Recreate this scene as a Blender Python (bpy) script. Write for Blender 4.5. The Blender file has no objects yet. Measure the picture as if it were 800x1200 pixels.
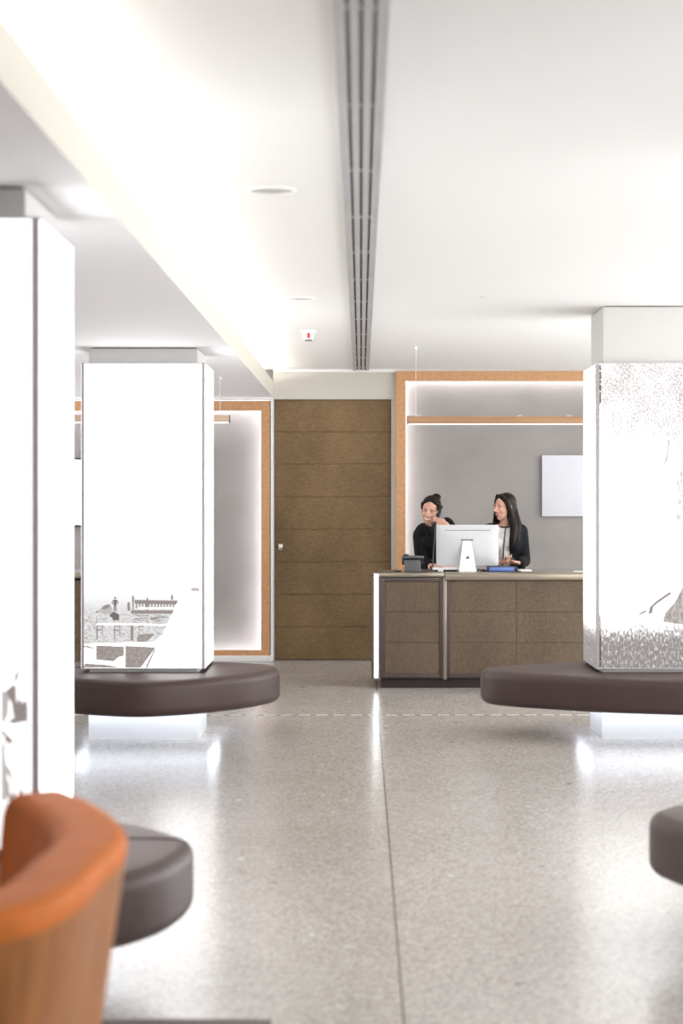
import bpy, bmesh, math, random
from mathutils import Vector, Matrix, Euler
from mathutils.bvhtree import BVHTree
random.seed(7)
S = bpy.context.scene
COL = S.collection
PI = math.pi
CAMZ = 1.55
VX, VY, F = 423.0, 585.0, 2500.0

# ------------------------------------------------------------------ helpers
def wloc(o):
    v = Vector((0, 0, 0))
    while o is not None:
        v = v + o.location
        o = o.parent
    return v

def tag(o, label=None, cat=None, group=None, kind=None):
    if label: o['label'] = label
    if cat: o['category'] = cat
    if group: o['group'] = group
    if kind: o['kind'] = kind
    return o

def thing(name, label, cat, loc, group=None):
    o = bpy.data.objects.new(name, None)
    o.empty_display_size = 0.1
    COL.objects.link(o)
    o.location = loc
    return tag(o, label, cat, group)

class MB:
    """collects shapes (world coordinates) that become ONE mesh object"""
    def __init__(self):
        self.bm = bmesh.new()
    def _join(self, b, mi=0):
        for f in b.faces: f.material_index = mi
        me = bpy.data.meshes.new('t'); b.to_mesh(me); b.free()
        self.bm.from_mesh(me); bpy.data.meshes.remove(me)
    def box(self, x0, x1, y0, y1, z0, z1, bev=0, seg=2, mi=0, rot=None, piv=None):
        b = bmesh.new()
        bmesh.ops.create_cube(b, size=1)
        for v in b.verts:
            v.co = Vector(((x0+x1)/2 + v.co.x*(x1-x0), (y0+y1)/2 + v.co.y*(y1-y0), (z0+z1)/2 + v.co.z*(z1-z0)))
        if bev:
            bmesh.ops.bevel(b, geom=b.edges[:], offset=bev, segments=seg, profile=0.5, affect='EDGES')
        if rot is not None:
            p = Vector(piv) if piv else Vector(((x0+x1)/2, (y0+y1)/2, (z0+z1)/2))
            R = Euler(rot).to_matrix()
            for v in b.verts: v.co = R @ (v.co - p) + p
        self._join(b, mi); return self
    def prism(self, pts, axis, a, b_, mi=0, bev=0):
        """pts 2-D outline extruded along axis from a to b_"""
        b = bmesh.new()
        def P(p, t):
            if axis == 'x': return (t, p[0], p[1])
            if axis == 'y': return (p[0], t, p[1])
            return (p[0], p[1], t)
        A = [b.verts.new(P(p, a)) for p in pts]; B = [b.verts.new(P(p, b_)) for p in pts]
        n = len(pts)
        b.faces.new(A); b.faces.new(B[::-1])
        for i in range(n): b.faces.new((A[i], B[i], B[(i+1) % n], A[(i+1) % n]))
        bmesh.ops.recalc_face_normals(b, faces=b.faces[:])
        if bev: bmesh.ops.bevel(b, geom=b.edges[:], offset=bev, segments=2, profile=0.5, affect='EDGES')
        self._join(b, mi); return self
    def flat(self, pts3, mi=0):
        b = bmesh.new()
        b.faces.new([b.verts.new(p) for p in pts3])
        bmesh.ops.triangulate(b, faces=b.faces[:])
        self._join(b, mi); return self
    def tube(self, pts, r, n=10, mi=0, cap=True):
        b = bmesh.new(); rings = []
        pts = [Vector(p) for p in pts]
        rs = r if isinstance(r, (list, tuple)) else [r]*len(pts)
        up = None
        for i, p in enumerate(pts):
            t = (pts[min(i+1, len(pts)-1)] - pts[max(i-1, 0)]).normalized()
            if up is None:
                up = t.orthogonal().normalized()
            up = (up - t*up.dot(t)).normalized()
            s = t.cross(up)
            rings.append([b.verts.new(p + (up*math.cos(2*PI*k/n) + s*math.sin(2*PI*k/n))*rs[i]) for k in range(n)])
        for i in range(len(rings)-1):
            for k in range(n):
                b.faces.new((rings[i][k], rings[i][(k+1) % n], rings[i+1][(k+1) % n], rings[i+1][k]))
        if cap:
            b.faces.new(rings[0][::-1]); b.faces.new(rings[-1])
        bmesh.ops.recalc_face_normals(b, faces=b.faces[:])
        self._join(b, mi); return self
    def lathe(self, prof, c, n=40, mi=0):
        b = bmesh.new(); rings = []
        for (r, z) in prof:
            rings.append([b.verts.new((c[0]+r*math.cos(2*PI*k/n), c[1]+r*math.sin(2*PI*k/n), c[2]+z)) for k in range(n)] if r > 1e-6
                         else [b.verts.new((c[0], c[1], c[2]+z))])
        for A, B in zip(rings, rings[1:]):
            for k in range(n):
                q = [A[k % len(A)], A[(k+1) % len(A)], B[(k+1) % len(B)], B[k % len(B)]]
                q = list(dict.fromkeys(q))
                if len(q) > 2: b.faces.new(q)
        bmesh.ops.recalc_face_normals(b, faces=b.faces[:])
        self._join(b, mi); return self
    def ell(self, c, r, rot=None, mi=0, sub=3):
        b = bmesh.new()
        bmesh.ops.create_icosphere(b, subdivisions=sub, radius=1)
        R = rot if rot is not None else Matrix.Identity(3)
        for v in b.verts:
            v.co = R @ Vector((v.co.x*r[0], v.co.y*r[1], v.co.z*r[2])) + Vector(c)
        self._join(b, mi); return self
    def cap(self, p0, r0, p1, r1, n=14):
        p0 = Vector(p0); p1 = Vector(p1)
        self.tube([p0, p1], [r0, r1], n)
        self.ell(p0, (r0, r0, r0), sub=2); self.ell(p1, (r1, r1, r1), sub=2)
        return self
    def build(self, name, mats, parent=None, origin=None, ang=35, smooth=True):
        me = bpy.data.meshes.new(name)
        off = wloc(parent) if parent is not None else Vector(origin if origin is not None else (0, 0, 0))
        for v in self.bm.verts: v.co -= off
        self.bm.to_mesh(me); self.bm.free()
        for m in (mats if isinstance(mats, (list, tuple)) else [mats]): me.materials.append(m)
        if smooth:
            me.polygons.foreach_set('use_smooth', [True]*len(me.polygons))
            me.set_sharp_from_angle(angle=math.radians(ang))
        o = bpy.data.objects.new(name, me); COL.objects.link(o)
        if parent is not None: o.parent = parent
        elif origin is not None: o.location = origin
        return o

def apply_mods(o):
    dg = bpy.context.evaluated_depsgraph_get(); dg.update()
    me = bpy.data.meshes.new_from_object(o.evaluated_get(dg))
    old = o.data; o.modifiers.clear(); o.data = me; bpy.data.meshes.remove(old)

def remesh(o, voxel, smooth_it=6, fac=0.5):
    m = o.modifiers.new('r', 'REMESH'); m.mode = 'VOXEL'; m.voxel_size = voxel; m.use_smooth_shade = True
    if smooth_it:
        s = o.modifiers.new('s', 'SMOOTH'); s.iterations = smooth_it; s.factor = fac
    apply_mods(o)
    o.data.polygons.foreach_set('use_smooth', [True]*len(o.data.polygons))
    return o

def catmull(pts, n=6, closed=True):
    out = []; N = len(pts)
    rng = N if closed else N-1
    for i in range(rng):
        if closed: p = [Vector(pts[(i+k-1) % N]) for k in range(4)]
        else: p = [Vector(pts[min(max(i+k-1, 0), N-1)]) for k in range(4)]
        for j in range(n):
            t = j/n
            out.append(0.5*((2*p[1]) + (-p[0]+p[2])*t + (2*p[0]-5*p[1]+4*p[2]-p[3])*t*t + (-p[0]+3*p[1]-3*p[2]+p[3])*t**3))
    if not closed: out.append(Vector(pts[-1]))
    return out

# ------------------------------------------------------------------ materials
def new_mat(name):
    m = bpy.data.materials.new(name); m.use_nodes = True
    nt = m.node_tree; b = nt.nodes['Principled BSDF']
    return m, nt, b

def pmat(name, col, rough=0.5, metal=0, spec=0.5, emit=None, es=0, coat=0, bump=None, vary=0, vscale=(8, 8, 8)):
    m, nt, b = new_mat(name)
    b.inputs['Base Color'].default_value = (*col, 1)
    b.inputs['Roughness'].default_value = rough
    b.inputs['Metallic'].default_value = metal
    b.inputs['Specular IOR Level'].default_value = spec
    b.inputs['Coat Weight'].default_value = coat
    if emit:
        b.inputs['Emission Color'].default_value = (*emit, 1); b.inputs['Emission Strength'].default_value = es
    tc = nt.nodes.new('ShaderNodeTexCoord'); mp = nt.nodes.new('ShaderNodeMapping')
    mp.inputs['Scale'].default_value = vscale
    nt.links.new(tc.outputs['Object'], mp.inputs['Vector'])
    if vary:
        n = nt.nodes.new('ShaderNodeTexNoise'); n.inputs['Scale'].default_value = 1; n.inputs['Detail'].default_value = 5
        nt.links.new(mp.outputs['Vector'], n.inputs['Vector'])
        r = nt.nodes.new('ShaderNodeValToRGB')
        r.color_ramp.elements[0].position = 0.3; r.color_ramp.elements[1].position = 0.7
        r.color_ramp.elements[0].color = (*[c*(1-vary) for c in col], 1)
        r.color_ramp.elements[1].color = (*[min(1, c*(1+vary)) for c in col], 1)
        nt.links.new(n.outputs['Fac'], r.inputs['Fac']); nt.links.new(r.outputs['Color'], b.inputs['Base Color'])
    if bump:
        n2 = nt.nodes.new('ShaderNodeTexNoise'); n2.inputs['Scale'].default_value = bump[0]; n2.inputs['Detail'].default_value = 3
        bp = nt.nodes.new('ShaderNodeBump'); bp.inputs['Strength'].default_value = bump[1]; bp.inputs['Distance'].default_value = 0.002
        nt.links.new(tc.outputs['Object'], n2.inputs['Vector']); nt.links.new(n2.outputs['Fac'], bp.inputs['Height'])
        nt.links.new(bp.outputs['Normal'], b.inputs['Normal'])
    return m

class NT:
    """tiny node-graph helper"""
    def __init__(self, nt): self.nt = nt
    def put(self, sock, v):
        if hasattr(v, 'is_linked') or isinstance(v, bpy.types.NodeSocket): self.nt.links.new(v, sock)
        else: sock.default_value = v
    def m(self, op, a, b=0.0, c=0.0):
        n = self.nt.nodes.new('ShaderNodeMath'); n.operation = op
        for i, v in enumerate((a, b, c)): self.put(n.inputs[i], v)
        return n.outputs[0]
    def rng(self, v, a, b, c=0.0, d=1.0):
        n = self.nt.nodes.new('ShaderNodeMapRange'); n.interpolation_type = 'SMOOTHSTEP'
        for i, x in enumerate((v, a, b, c, d)): self.put(n.inputs[i], x)
        return n.outputs[0]
    def noise(self, vec, scale, detail=3.0, rough=0.5):
        n = self.nt.nodes.new('ShaderNodeTexNoise'); self.put(n.inputs['Vector'], vec)
        n.inputs['Scale'].default_value = scale; n.inputs['Detail'].default_value = detail; n.inputs['Roughness'].default_value = rough
        return n.outputs['Fac']
    def map(self, vec, scale=(1, 1, 1), loc=(0, 0, 0)):
        n = self.nt.nodes.new('ShaderNodeMapping'); self.put(n.inputs['Vector'], vec)
        n.inputs['Scale'].default_value = scale; n.inputs['Location'].default_value = loc
        return n.outputs[0]
    def mix(self, f, a, b):
        n = self.nt.nodes.new('ShaderNodeMix'); n.data_type = 'RGBA'
        self.put(n.inputs[0], f); self.put(n.inputs[6], a); self.put(n.inputs[7], b)
        return n.outputs[2]
    def obj(self):
        n = self.nt.nodes.new('ShaderNodeTexCoord'); return n.outputs['Object']
    def xyz(self, v):
        n = self.nt.nodes.new('ShaderNodeSeparateXYZ'); self.put(n.inputs[0], v); return n.outputs

def srgb(r, g, b):
    f = lambda c: (c/255/12.92) if c/255 <= 0.04045 else ((c/255+0.055)/1.055)**2.4
    return (f(r), f(g), f(b))

M = {}
M['white_paint'] = pmat('white_paint', (0.84, 0.835, 0.83), 0.7, bump=(40, 0.03))
M['ceiling_paint'] = pmat('ceiling_paint', (0.86, 0.855, 0.85), 0.8, bump=(30, 0.02))
M['soffit_paint'] = pmat('soffit_paint', (0.86, 0.855, 0.875), 0.7)
M['cream_paint'] = pmat('cream_paint', (0.60, 0.575, 0.52), 0.65, bump=(60, 0.05))
M['fascia'] = pmat('fascia', (0.66, 0.635, 0.56), 0.6)
M['pillar_paint'] = pmat('pillar_paint', (0.66, 0.645, 0.63), 0.7)
M['concrete'] = pmat('concrete', (0.295, 0.275, 0.262), 0.6, vary=0.1, vscale=(1.6, 1.6, 2.2), bump=(25, 0.05))
M['oak'] = pmat('oak', (0.56, 0.30, 0.14), 0.45, vary=0.13, vscale=(30, 30, 30))
M['oak_lamp'] = pmat('oak_lamp', (0.40, 0.23, 0.12), 0.45, vary=0.14, vscale=(3, 40, 60))
M['bench'] = pmat('bench_leather', (0.062, 0.037, 0.033), 0.45, spec=0.3, bump=(350, 0.12))
M['alu'] = pmat('alu', (0.62, 0.62, 0.63), 0.35, metal=0.6)
M['alu_strip'] = pmat('alu_strip', (0.46, 0.42, 0.43), 0.55, metal=0.1)
M['vent_metal'] = pmat('vent_metal', (0.52, 0.52, 0.53), 0.45, metal=0.3, vary=0.08, vscale=(20, 2, 2))
M['vent_dark'] = pmat('vent_dark', (0.045, 0.03, 0.03), 0.8)
M['bronze'] = pmat('bronze', (0.085, 0.064, 0.058), 0.45, metal=0.55, vary=0.15, vscale=(60, 60, 3))
M['bronze_light'] = pmat('bronze_light', (0.30, 0.25, 0.205), 0.35, metal=0.85, vary=0.12, vscale=(60, 60, 3))
M['counter'] = pmat('counter_metal', (0.34, 0.29, 0.225), 0.3, metal=0.8, vary=0.08, vscale=(4, 30, 30))
M['plinth'] = pmat('plinth_dark', (0.03, 0.022, 0.022), 0.6, spec=0.25)
M['steel'] = pmat('steel', (0.75, 0.73, 0.70), 0.25, metal=1)
M['black_plastic'] = pmat('black_plastic', (0.018, 0.019, 0.022), 0.4)
M['grey_plastic'] = pmat('grey_plastic', (0.10, 0.105, 0.11), 0.4)
M['imac'] = pmat('imac_alu', (0.60, 0.605, 0.63), 0.5, metal=0.0, spec=0.3)
M['imac_stand'] = pmat('imac_stand', (0.90, 0.90, 0.91), 0.35)
M['glass_black'] = pmat('glass_black', (0.01, 0.01, 0.012), 0.08)
M['paper'] = pmat('paper', (0.85, 0.85, 0.84), 0.7)
M['pink_paper'] = pmat('pink_paper', (0.80, 0.62, 0.58), 0.7)
M['blue'] = pmat('blue_card', (0.12, 0.20, 0.52), 0.35)
M['navy'] = pmat('navy_card', (0.02, 0.025, 0.05), 0.4)
M['white_board'] = pmat('white_board', (0.70, 0.70, 0.755), 0.3)
M['red'] = pmat('red', (0.65, 0.03, 0.03), 0.4)
M['white_plastic'] = pmat('white_plastic', (0.8, 0.8, 0.8), 0.4)
M['lamp_off'] = pmat('lamp_off', (0.46, 0.45, 0.445), 0.4)
M['leather'] = pmat('orange_leather', (0.66, 0.185, 0.036), 0.55, spec=0.08, vary=0.10, vscale=(7, 7, 7), bump=(180, 0.15))
M['chair_outer'] = pmat('chair_outer_veneer', (0.38, 0.145, 0.043), 0.45, spec=0.12, vary=0.22, vscale=(34, 34, 1.2))
M['dark_wood'] = pmat('dark_wood', (0.05, 0.035, 0.03), 0.5)
M['skin'] = pmat('skin', (0.66, 0.37, 0.28), 0.5, spec=0.35)
M['lips'] = pmat('lips', (0.45, 0.10, 0.10), 0.4)
M['teeth'] = pmat('teeth', (0.85, 0.82, 0.78), 0.3)
M['eye_white'] = pmat('eye_white', (0.8, 0.78, 0.76), 0.3)
M['iris'] = pmat('iris', (0.02, 0.012, 0.01), 0.2)
M['hair'] = pmat('hair_dark', (0.012, 0.007, 0.006), 0.5, spec=0.22, vary=0.3, vscale=(200, 200, 12), bump=(120, 0.3))
M['jacket'] = pmat('jacket_black', (0.010, 0.0105, 0.013), 0.8, spec=0.15, bump=(90, 0.1))
M['blouse'] = pmat('blouse_white', (0.82, 0.81, 0.78), 0.7, bump=(60, 0.1))
M['black_cloth'] = pmat('black_cloth', (0.01, 0.01, 0.012), 0.8)
M['wall_glass'] = pmat('window_glass', (0.9, 0.95, 0.95), 0.05, emit=(0.95, 0.98, 1.0), es=0.45)  # glow for the added side windows, which are out of view
M['dusk_glass'] = pmat('dusk_glass', (0.3, 0.32, 0.33), 0.1, emit=(0.95, 0.98, 1.0), es=0.05)  # faint glow for the added front glazing, kept low to darken the chair
M['window_frame'] = pmat('window_frame', (0.2, 0.2, 0.2), 0.4, metal=0.5)

E_PANEL = 2.3
def emat(name, col, strength):
    return pmat(name, (0.8, 0.8, 0.8), 0.5, emit=col, es=strength)
M['cove_led'] = emat('cove_led', (1.0, 0.96, 0.89), 52)
M['niche_led'] = emat('niche_led', (0.74, 0.86, 1.0), 30)
M['desk_led'] = emat('desk_led', (0.97, 0.98, 1.0), 4.5)
M['bench_led'] = emat('bench_led', (0.78, 0.86, 1.0), 14)
M['lamp_led'] = emat('lamp_led', (1.0, 0.98, 0.94), 2.4)
M['panel_white'] = emat('panel_white', (1.0, 0.995, 1.0), E_PANEL)
M['panel_soft'] = emat('panel_soft', (1.0, 0.99, 0.995), 1.25)
INK = srgb(160, 149, 145)
def inkmottle(name, lo, hi, scale):
    m, nt, b = new_mat(name); g = NT(nt); v = g.obj()
    k = g.rng(g.noise(g.map(v, scale), 1, 4, 0.7), 0.38, 0.62)
    nt.links.new(g.mix(k, (*srgb(*lo), 1), (*srgb(*hi), 1)), b.inputs['Emission Color']); b.inputs['Emission Strength'].default_value = 0.88
    b.inputs['Base Color'].default_value = (0.05, 0.05, 0.05, 1)
    return m
def inkmat(name, rgb, spec=0.2):
    c = srgb(*rgb)
    return pmat(name, (0.05, 0.05, 0.05), 0.6, spec=spec, emit=c, es=0.85)
M['ink_mid'] = inkmat('ink_mid', (158, 146, 142))
M['ink_wall'] = inkmottle('ink_wall', (146, 134, 130), (178, 168, 164), (60, 60, 110))
M['ink_light'] = inkmat('ink_light', (205, 200, 198))
M['ink_dark'] = inkmat('ink_dark', (120, 108, 104))
M['ink_black'] = inkmat('ink_black', (45, 35, 38))

def weave(name, c0, c1):
    m, nt, b = new_mat(name); g = NT(nt)
    v = g.obj()
    a = g.noise(g.map(v, (420, 420, 26)), 1, 2)
    c = g.noise(g.map(v, (26, 26, 420)), 1, 2)
    big = g.noise(g.map(v, (2.2, 2.2, 1.2)), 1, 3)
    f = g.m('ADD', g.m('MULTIPLY', g.m('ADD', a, c), 0.42), g.m('MULTIPLY', big, 0.28))
    f = g.rng(f, 0.38, 0.74)
    nt.links.new(g.mix(f, (*c0, 1), (*c1, 1)), b.inputs['Base Color'])
    b.inputs['Roughness'].default_value = 0.55; b.inputs['Specular IOR Level'].default_value = 0.3
    return m
M['weave_door'] = weave('weave_door', (0.105, 0.065, 0.030), (0.275, 0.175, 0.085))
M['weave_desk'] = weave('weave_desk', (0.070, 0.048, 0.030), (0.170, 0.120, 0.078))

def floor_mat():
    m, nt, b = new_mat('terrazzo'); g = NT(nt)
    v = g.obj()
    vo = nt.nodes.new('ShaderNodeTexVoronoi'); vo.inputs['Scale'].default_value = 95
    nt.links.new(v, vo.inputs['Vector'])
    sx = g.xyz(vo.outputs['Color'])
    chips = sx[0]
    n1 = g.noise(v, 160, 4, 0.7); n2 = g.noise(v, 0.9, 4, 0.6)
    f = g.m('ADD', g.m('MULTIPLY', chips, 0.52), g.m('ADD', g.m('MULTIPLY', n1, 0.50), g.m('MULTIPLY', n2, 0.14)))
    ramp = nt.nodes.new('ShaderNodeValToRGB'); nt.links.new(f, ramp.inputs['Fac'])
    e = ramp.color_ramp.elements
    e[0].position = 0.30; e[0].color = (0.28, 0.258, 0.236, 1)
    e[1].position = 0.95; e[1].color = (0.70, 0.66, 0.625, 1)
    k = e.new(0.6); k.color = (0.465, 0.432, 0.402, 1)
    # sparse white and dark chips
    vo2 = nt.nodes.new('ShaderNodeTexVoronoi'); vo2.inputs['Scale'].default_value = 5.0
    nt.links.new(v, vo2.inputs['Vector'])
    rnd = g.xyz(vo2.outputs['Color'])[1]
    near = g.m('LESS_THAN', vo2.outputs['Distance'], 0.09)
    wh = g.m('MULTIPLY', near, g.m('GREATER_THAN', rnd, 0.86)); dk = g.m('MULTIPLY', near, g.m('LESS_THAN', rnd, 0.12))
    c = g.mix(wh, ramp.outputs['Color'], (0.80, 0.77, 0.73, 1)); c = g.mix(dk, c, (0.10, 0.085, 0.075, 1))
    # slab joints
    X = g.xyz(v)
    jx = g.m('LESS_THAN', g.m('ABSOLUTE', g.m('SUBTRACT', g.m('MODULO', g.m('ADD', X[0], 50.0-0.127+2.5), 5.0), 2.5)), 0.004)
    jy = g.m('LESS_THAN', g.m('ABSOLUTE', g.m('SUBTRACT', g.m('MODULO', g.m('ADD', X[1], 50.0-7.35+3.0), 6.0), 3.0)), 0.004)
    c = g.mix(jx, c, (0.085, 0.075, 0.068, 1)); c = g.mix(g.m('MULTIPLY', jy, 0.5), c, (0.16, 0.145, 0.13, 1))
    nt.links.new(c, b.inputs['Base Color'])
    nt.links.new(g.rng(g.noise(v, 2.0, 4), 0.3, 0.7, 0.205, 0.235), b.inputs['Roughness'])
    b.inputs['Specular IOR Level'].default_value = 0.55
    return m
M['floor'] = floor_mat()

# ------------------------------------------------------------------ the setting
XL, XR, YF, YB = -5.0, 5.0, -4.0, 20.5
CZ, SZ = 2.80, 2.53
def struct(name, mb, mat, label=None):
    o = mb.build(name, mat); tag(o, label, None, None, 'structure'); return o

struct('floor', MB().box(XL, XR, YF, YB+0.3, -0.1, 0.0), M['floor'], 'polished beige grey terrazzo floor')
struct('ceiling', MB().box(-1.35, XR, YF, YB+0.3, CZ, CZ+0.1), M['ceiling_paint'], 'white plastered main ceiling')
# lowered ceiling with the light cove behind its lip
mb = MB().prism([(XL, SZ), (-0.845, SZ), (-0.845, 2.685), (-0.870, 2.685), (-0.870, SZ+0.05), (-1.30, SZ+0.05), (-1.30, CZ+0.1), (XL, CZ+0.1)], 'y', YF, YB+0.1)
o = struct('ceiling', mb, [M['soffit_paint'], M['fascia']], 'lowered white ceiling over the illuminated columns')
for p in o.data.polygons:
    if p.normal.x > 0.9: p.material_index = 1
struct('trim_1', MB().box(-0.98, -0.93, YF+0.1, YB-0.1, 2.58, 2.665), M['white_paint'], 'ledge inside the light cove')
t = thing('cove_light_strip', 'warm white light strip hidden in the ceiling cove behind the cream lip', 'light strip', (-0.955, 12, 2.665))
MB().box(-0.975, -0.935, 0.5, YB-0.2, 2.665, 2.672).build('base', M['alu'], t)
MB().box(-0.972, -0.938, 0.5, YB-0.2, 2.6725, 2.684).build('diffuser', M['cove_led'], t)

# back wall: cream pier round the door, the two niches
DX0, DX1, DZ = -0.836, 0.290, 2.51
mb = MB()
mb.box(-0.845, 0.335, YB, YB+0.25, DZ, CZ)
mb.box(DX1, 0.335, YB, YB+0.25, 0, DZ)
mb.box(0.335, XR, YB+0.12, YB+0.25, 0, CZ, mi=1)
mb.box(XL, -0.845, YB+0.12, YB+0.25, 0, CZ, mi=1)
mb.box(-0.872, -0.840, YB-0.10, YB+0.12, 0, SZ, mi=2)
mb.box(XL, -4.25, YB-0.08, YB+0.12, 0, SZ, mi=0)
mb.box(4.2, XR, YB, YB+0.12, 0, CZ, mi=0)
struct('wall_back', mb, [M['cream_paint'], M['concrete'], M['white_paint']], 'cream and concrete back wall around the brown door')
struct('trim_2', MB().box(-0.845, XR, YB-0.03, YB, CZ-0.03, CZ, bev=0.004), M['white_paint'], 'white crown strip under the ceiling')
struct('trim_3', MB().box(XL, -0.872, YB-0.10, YB+0.02, 2.50, SZ, bev=0.003), M['white_paint'], 'white strip under the lowered ceiling')
struct('baseboard_back', MB().box(XL, -0.845, YB-0.14, YB-0.10, 0, 0.055, bev=0.004), M['white_paint'], 'low white kerb below the lit niche')
struct('wall_left', MB().box(XL-0.15, XL, YF, 16.7, 0, CZ).box(XL-0.15, XL, 20.3, YB+0.2, 0, CZ).box(XL-0.15, XL, 16.7, 20.3, 0, 0.3).box(XL-0.15, XL, 16.7, 20.3, 2.5, CZ), M['white_paint'])
w = MB().box(XL-0.07, XL-0.06, 16.7, 20.3, 0.3, 2.5).build('window_7', M['wall_glass']); tag(w, None, None, None, 'structure')  # unseen window, added with its light to brighten the left niche
MB().box(XL-0.10, XL-0.03, 16.7, 16.76, 0.3, 2.5).box(XL-0.10, XL-0.03, 20.24, 20.3, 0.3, 2.5).box(XL-0.10, XL-0.03, 18.47, 18.53, 0.3, 2.5).build('window_frame', M['window_frame'], w)
mb = MB()
mb.box(XR, XR+0.15, YF, YB+0.2, 0, 0.4); mb.box(XR, XR+0.15, YF, YB+0.2, 2.6, CZ)
for i in range(6): mb.box(XR, XR+0.15, YF+i*4.9-0.3, YF+i*4.9+0.3, 0.4, 2.6)
struct('wall_right', mb, M['white_paint'])
mb = MB()
mb.box(XL, XR, YF-0.15, YF, 2.6, CZ); mb.box(XL, -4.2, YF-0.15, YF, 0, 2.6); mb.box(4.2, XR, YF-0.15, YF, 0, 2.6)
struct('wall_front', mb, M['white_paint'])
n = 1
for i in range(5):
    y0, y1 = YF+i*4.9+0.3, YF+i*4.9+4.6
    w = MB().box(XR+0.06, XR+0.07, y0, y1, 0.4, 2.6).build('window_%d' % n, M['wall_glass']); tag(w, None, None, None, 'structure')  # unseen glowing windows, added to lift the ceiling and floor
    MB().box(XR+0.03, XR+0.10, y0, y0+0.06, 0.4, 2.6).box(XR+0.03, XR+0.10, y1-0.06, y1, 0.4, 2.6).box(XR+0.03, XR+0.10, (y0+y1)/2-0.03, (y0+y1)/2+0.03, 0.4, 2.6).build('window_frame', M['window_frame'], w)
    n += 1
w = MB().box(-4.2, 4.2, YF-0.08, YF-0.07, 0, 2.6).build('window_%d' % n, M['dusk_glass']); tag(w, None, None, None, 'structure')  # unseen front glazing behind the camera, added with a weak glow
mb = MB()
for i in range(5): mb.box(-4.2+i*2.085, -4.2+i*2.085+0.06, YF-0.11, YF-0.04, 0, 2.6)
mb.build('window_frame', M['window_frame'], w)

# door: eight woven boards
mb = MB()
hs = DZ/8.0
for i in range(8):
    mb.box(DX0+0.004, DX1-0.004, YB+0.055, YB+0.10, 0.006+i*hs+0.003, i*hs+hs-0.003, bev=0.003, seg=1)
mb.box(DX0+0.001, DX1-0.001, YB+0.062, YB+0.24, 0.004, DZ-0.001)
d = mb.build('door_1', M['weave_door']); tag(d, 'tall brown woven door of eight boards', None, None, 'structure')
hx, hz = -0.775, CAMZ-56*YB/F
MB().box(hx-0.022, hx+0.022, YB+0.047, YB+0.056, hz-0.028, hz+0.028, bev=0.003).box(hx-0.004, hx+0.022, YB-0.01, YB+0.05, hz-0.018, hz+0.018, bev=0.004).build('door_handle', M['steel'], d)

# dashed inlay across the floor
mb = MB(); mb.box(XL, XR, 15.305, 15.325, 0.0002, 0.0012, mi=1)
x = XL+0.05
while x < XR-0.2:
    mb.box(x, x+0.085, 15.295, 15.335, 0.0002, 0.002, mi=0); x += 0.125
struct('trim_4', mb, [pmat('inlay_light', (0.60, 0.57, 0.52), 0.4), pmat('inlay_dark', (0.12, 0.11, 0.10), 0.5)], 'dashed pale inlay line across the floor')

# ------------------------------------------------------------------ lit oak frames round the niches
def oak_frame(label, x0, x1, z0, z1, yf, wL, wR, bottom):
    t = thing('oak_wall_frame', label, 'wall frame', ((x0+x1)/2, yf+0.03, z0))
    w = 0.09
    zb = z0+w if bottom else z0
    y0, y1 = yf, yf+0.10
    MB().prism([(x0, z1), (x1, z1), (x1-w, z1-w), (x0+w, z1-w)], 'y', y0, y1).build('top_rail', M['oak'], t, ang=20)
    MB().prism([(x0, z1), (x0+w, z1-w), (x0+w, zb), (x0, z0)], 'y', y0, y1).build('side_rail', M['oak'], t, ang=20)
    MB().prism([(x1, z1), (x1-w, z1-w), (x1-w, zb), (x1, z0)], 'y', y0, y1).build('side_rail', M['oak'], t, ang=20)
    if bottom:
        MB().prism([(x0, z0), (x1, z0), (x1-w, z0+w), (x0+w, z0+w)], 'y', y0, y1).build('bottom_rail', M['oak'], t, ang=20)
    q = 0.032                                   # light strips behind the inner edge
    yl0, yl1 = yf+0.108, yf+0.125
    mb = MB()
    mb.box(x0+q, x1-q, yl0, yl1, z1-q, z1-q+0.012)
    mb.box(x0+q-0.012, x0+q, yl0, yl1, zb+0.02, z1-q)
    mb.box(x1-q, x1-q+0.012, yl0, yl1, zb+0.02, z1-q)
    if bottom: mb.box(x0+q, x1-q, yl0, yl1, z0+q-0.012, z0+q)
    mb.build('light_strip', M['niche_led'], t)
    return t
oak_frame('oak frame edged with light around the grey wall behind the two women', 0.335, 4.2, 0.0, CAMZ+150*(YB-0.06)/F, YB-0.06, 1, 1, False)
oak_frame('oak frame edged with light around the grey niche beside the brown door', -4.2, (317-VX)*20.4/F, 0.012, 2.49, YB-0.10, 1, 1, True)

# ------------------------------------------------------------------ ceiling fittings
t = thing('ceiling_vent', 'long grey slotted air vent running along the white ceiling', 'vent', (0, 11, CZ))
y0, y1 = 2.5, YB-0.04
MB().box(-0.07, 0.07, y0, y1, CZ-0.003, CZ-0.0005).build('backing', M['vent_dark'], t)
for a, b in ((-0.0755, -0.0425), (0.0425, 0.0755)):
    MB().box(a, b, y0, y1, CZ-0.016, CZ-0.001, bev=0.002, seg=1).build('flange', M['vent_metal'], t)
for a, b in ((-0.0310, -0.0060), (0.0060, 0.0310)):
    MB().box(a, b, y0, y1, CZ-0.015, CZ-0.003, bev=0.0015, seg=1).build('slat', M['vent_metal'], t)
y = 4.03
while y < y1:
    MB().box(-0.05, 0.05, y, y+0.012, CZ-0.0135, CZ-0.003).build('crossbar', M['vent_metal'], t); y += 1.335

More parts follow.
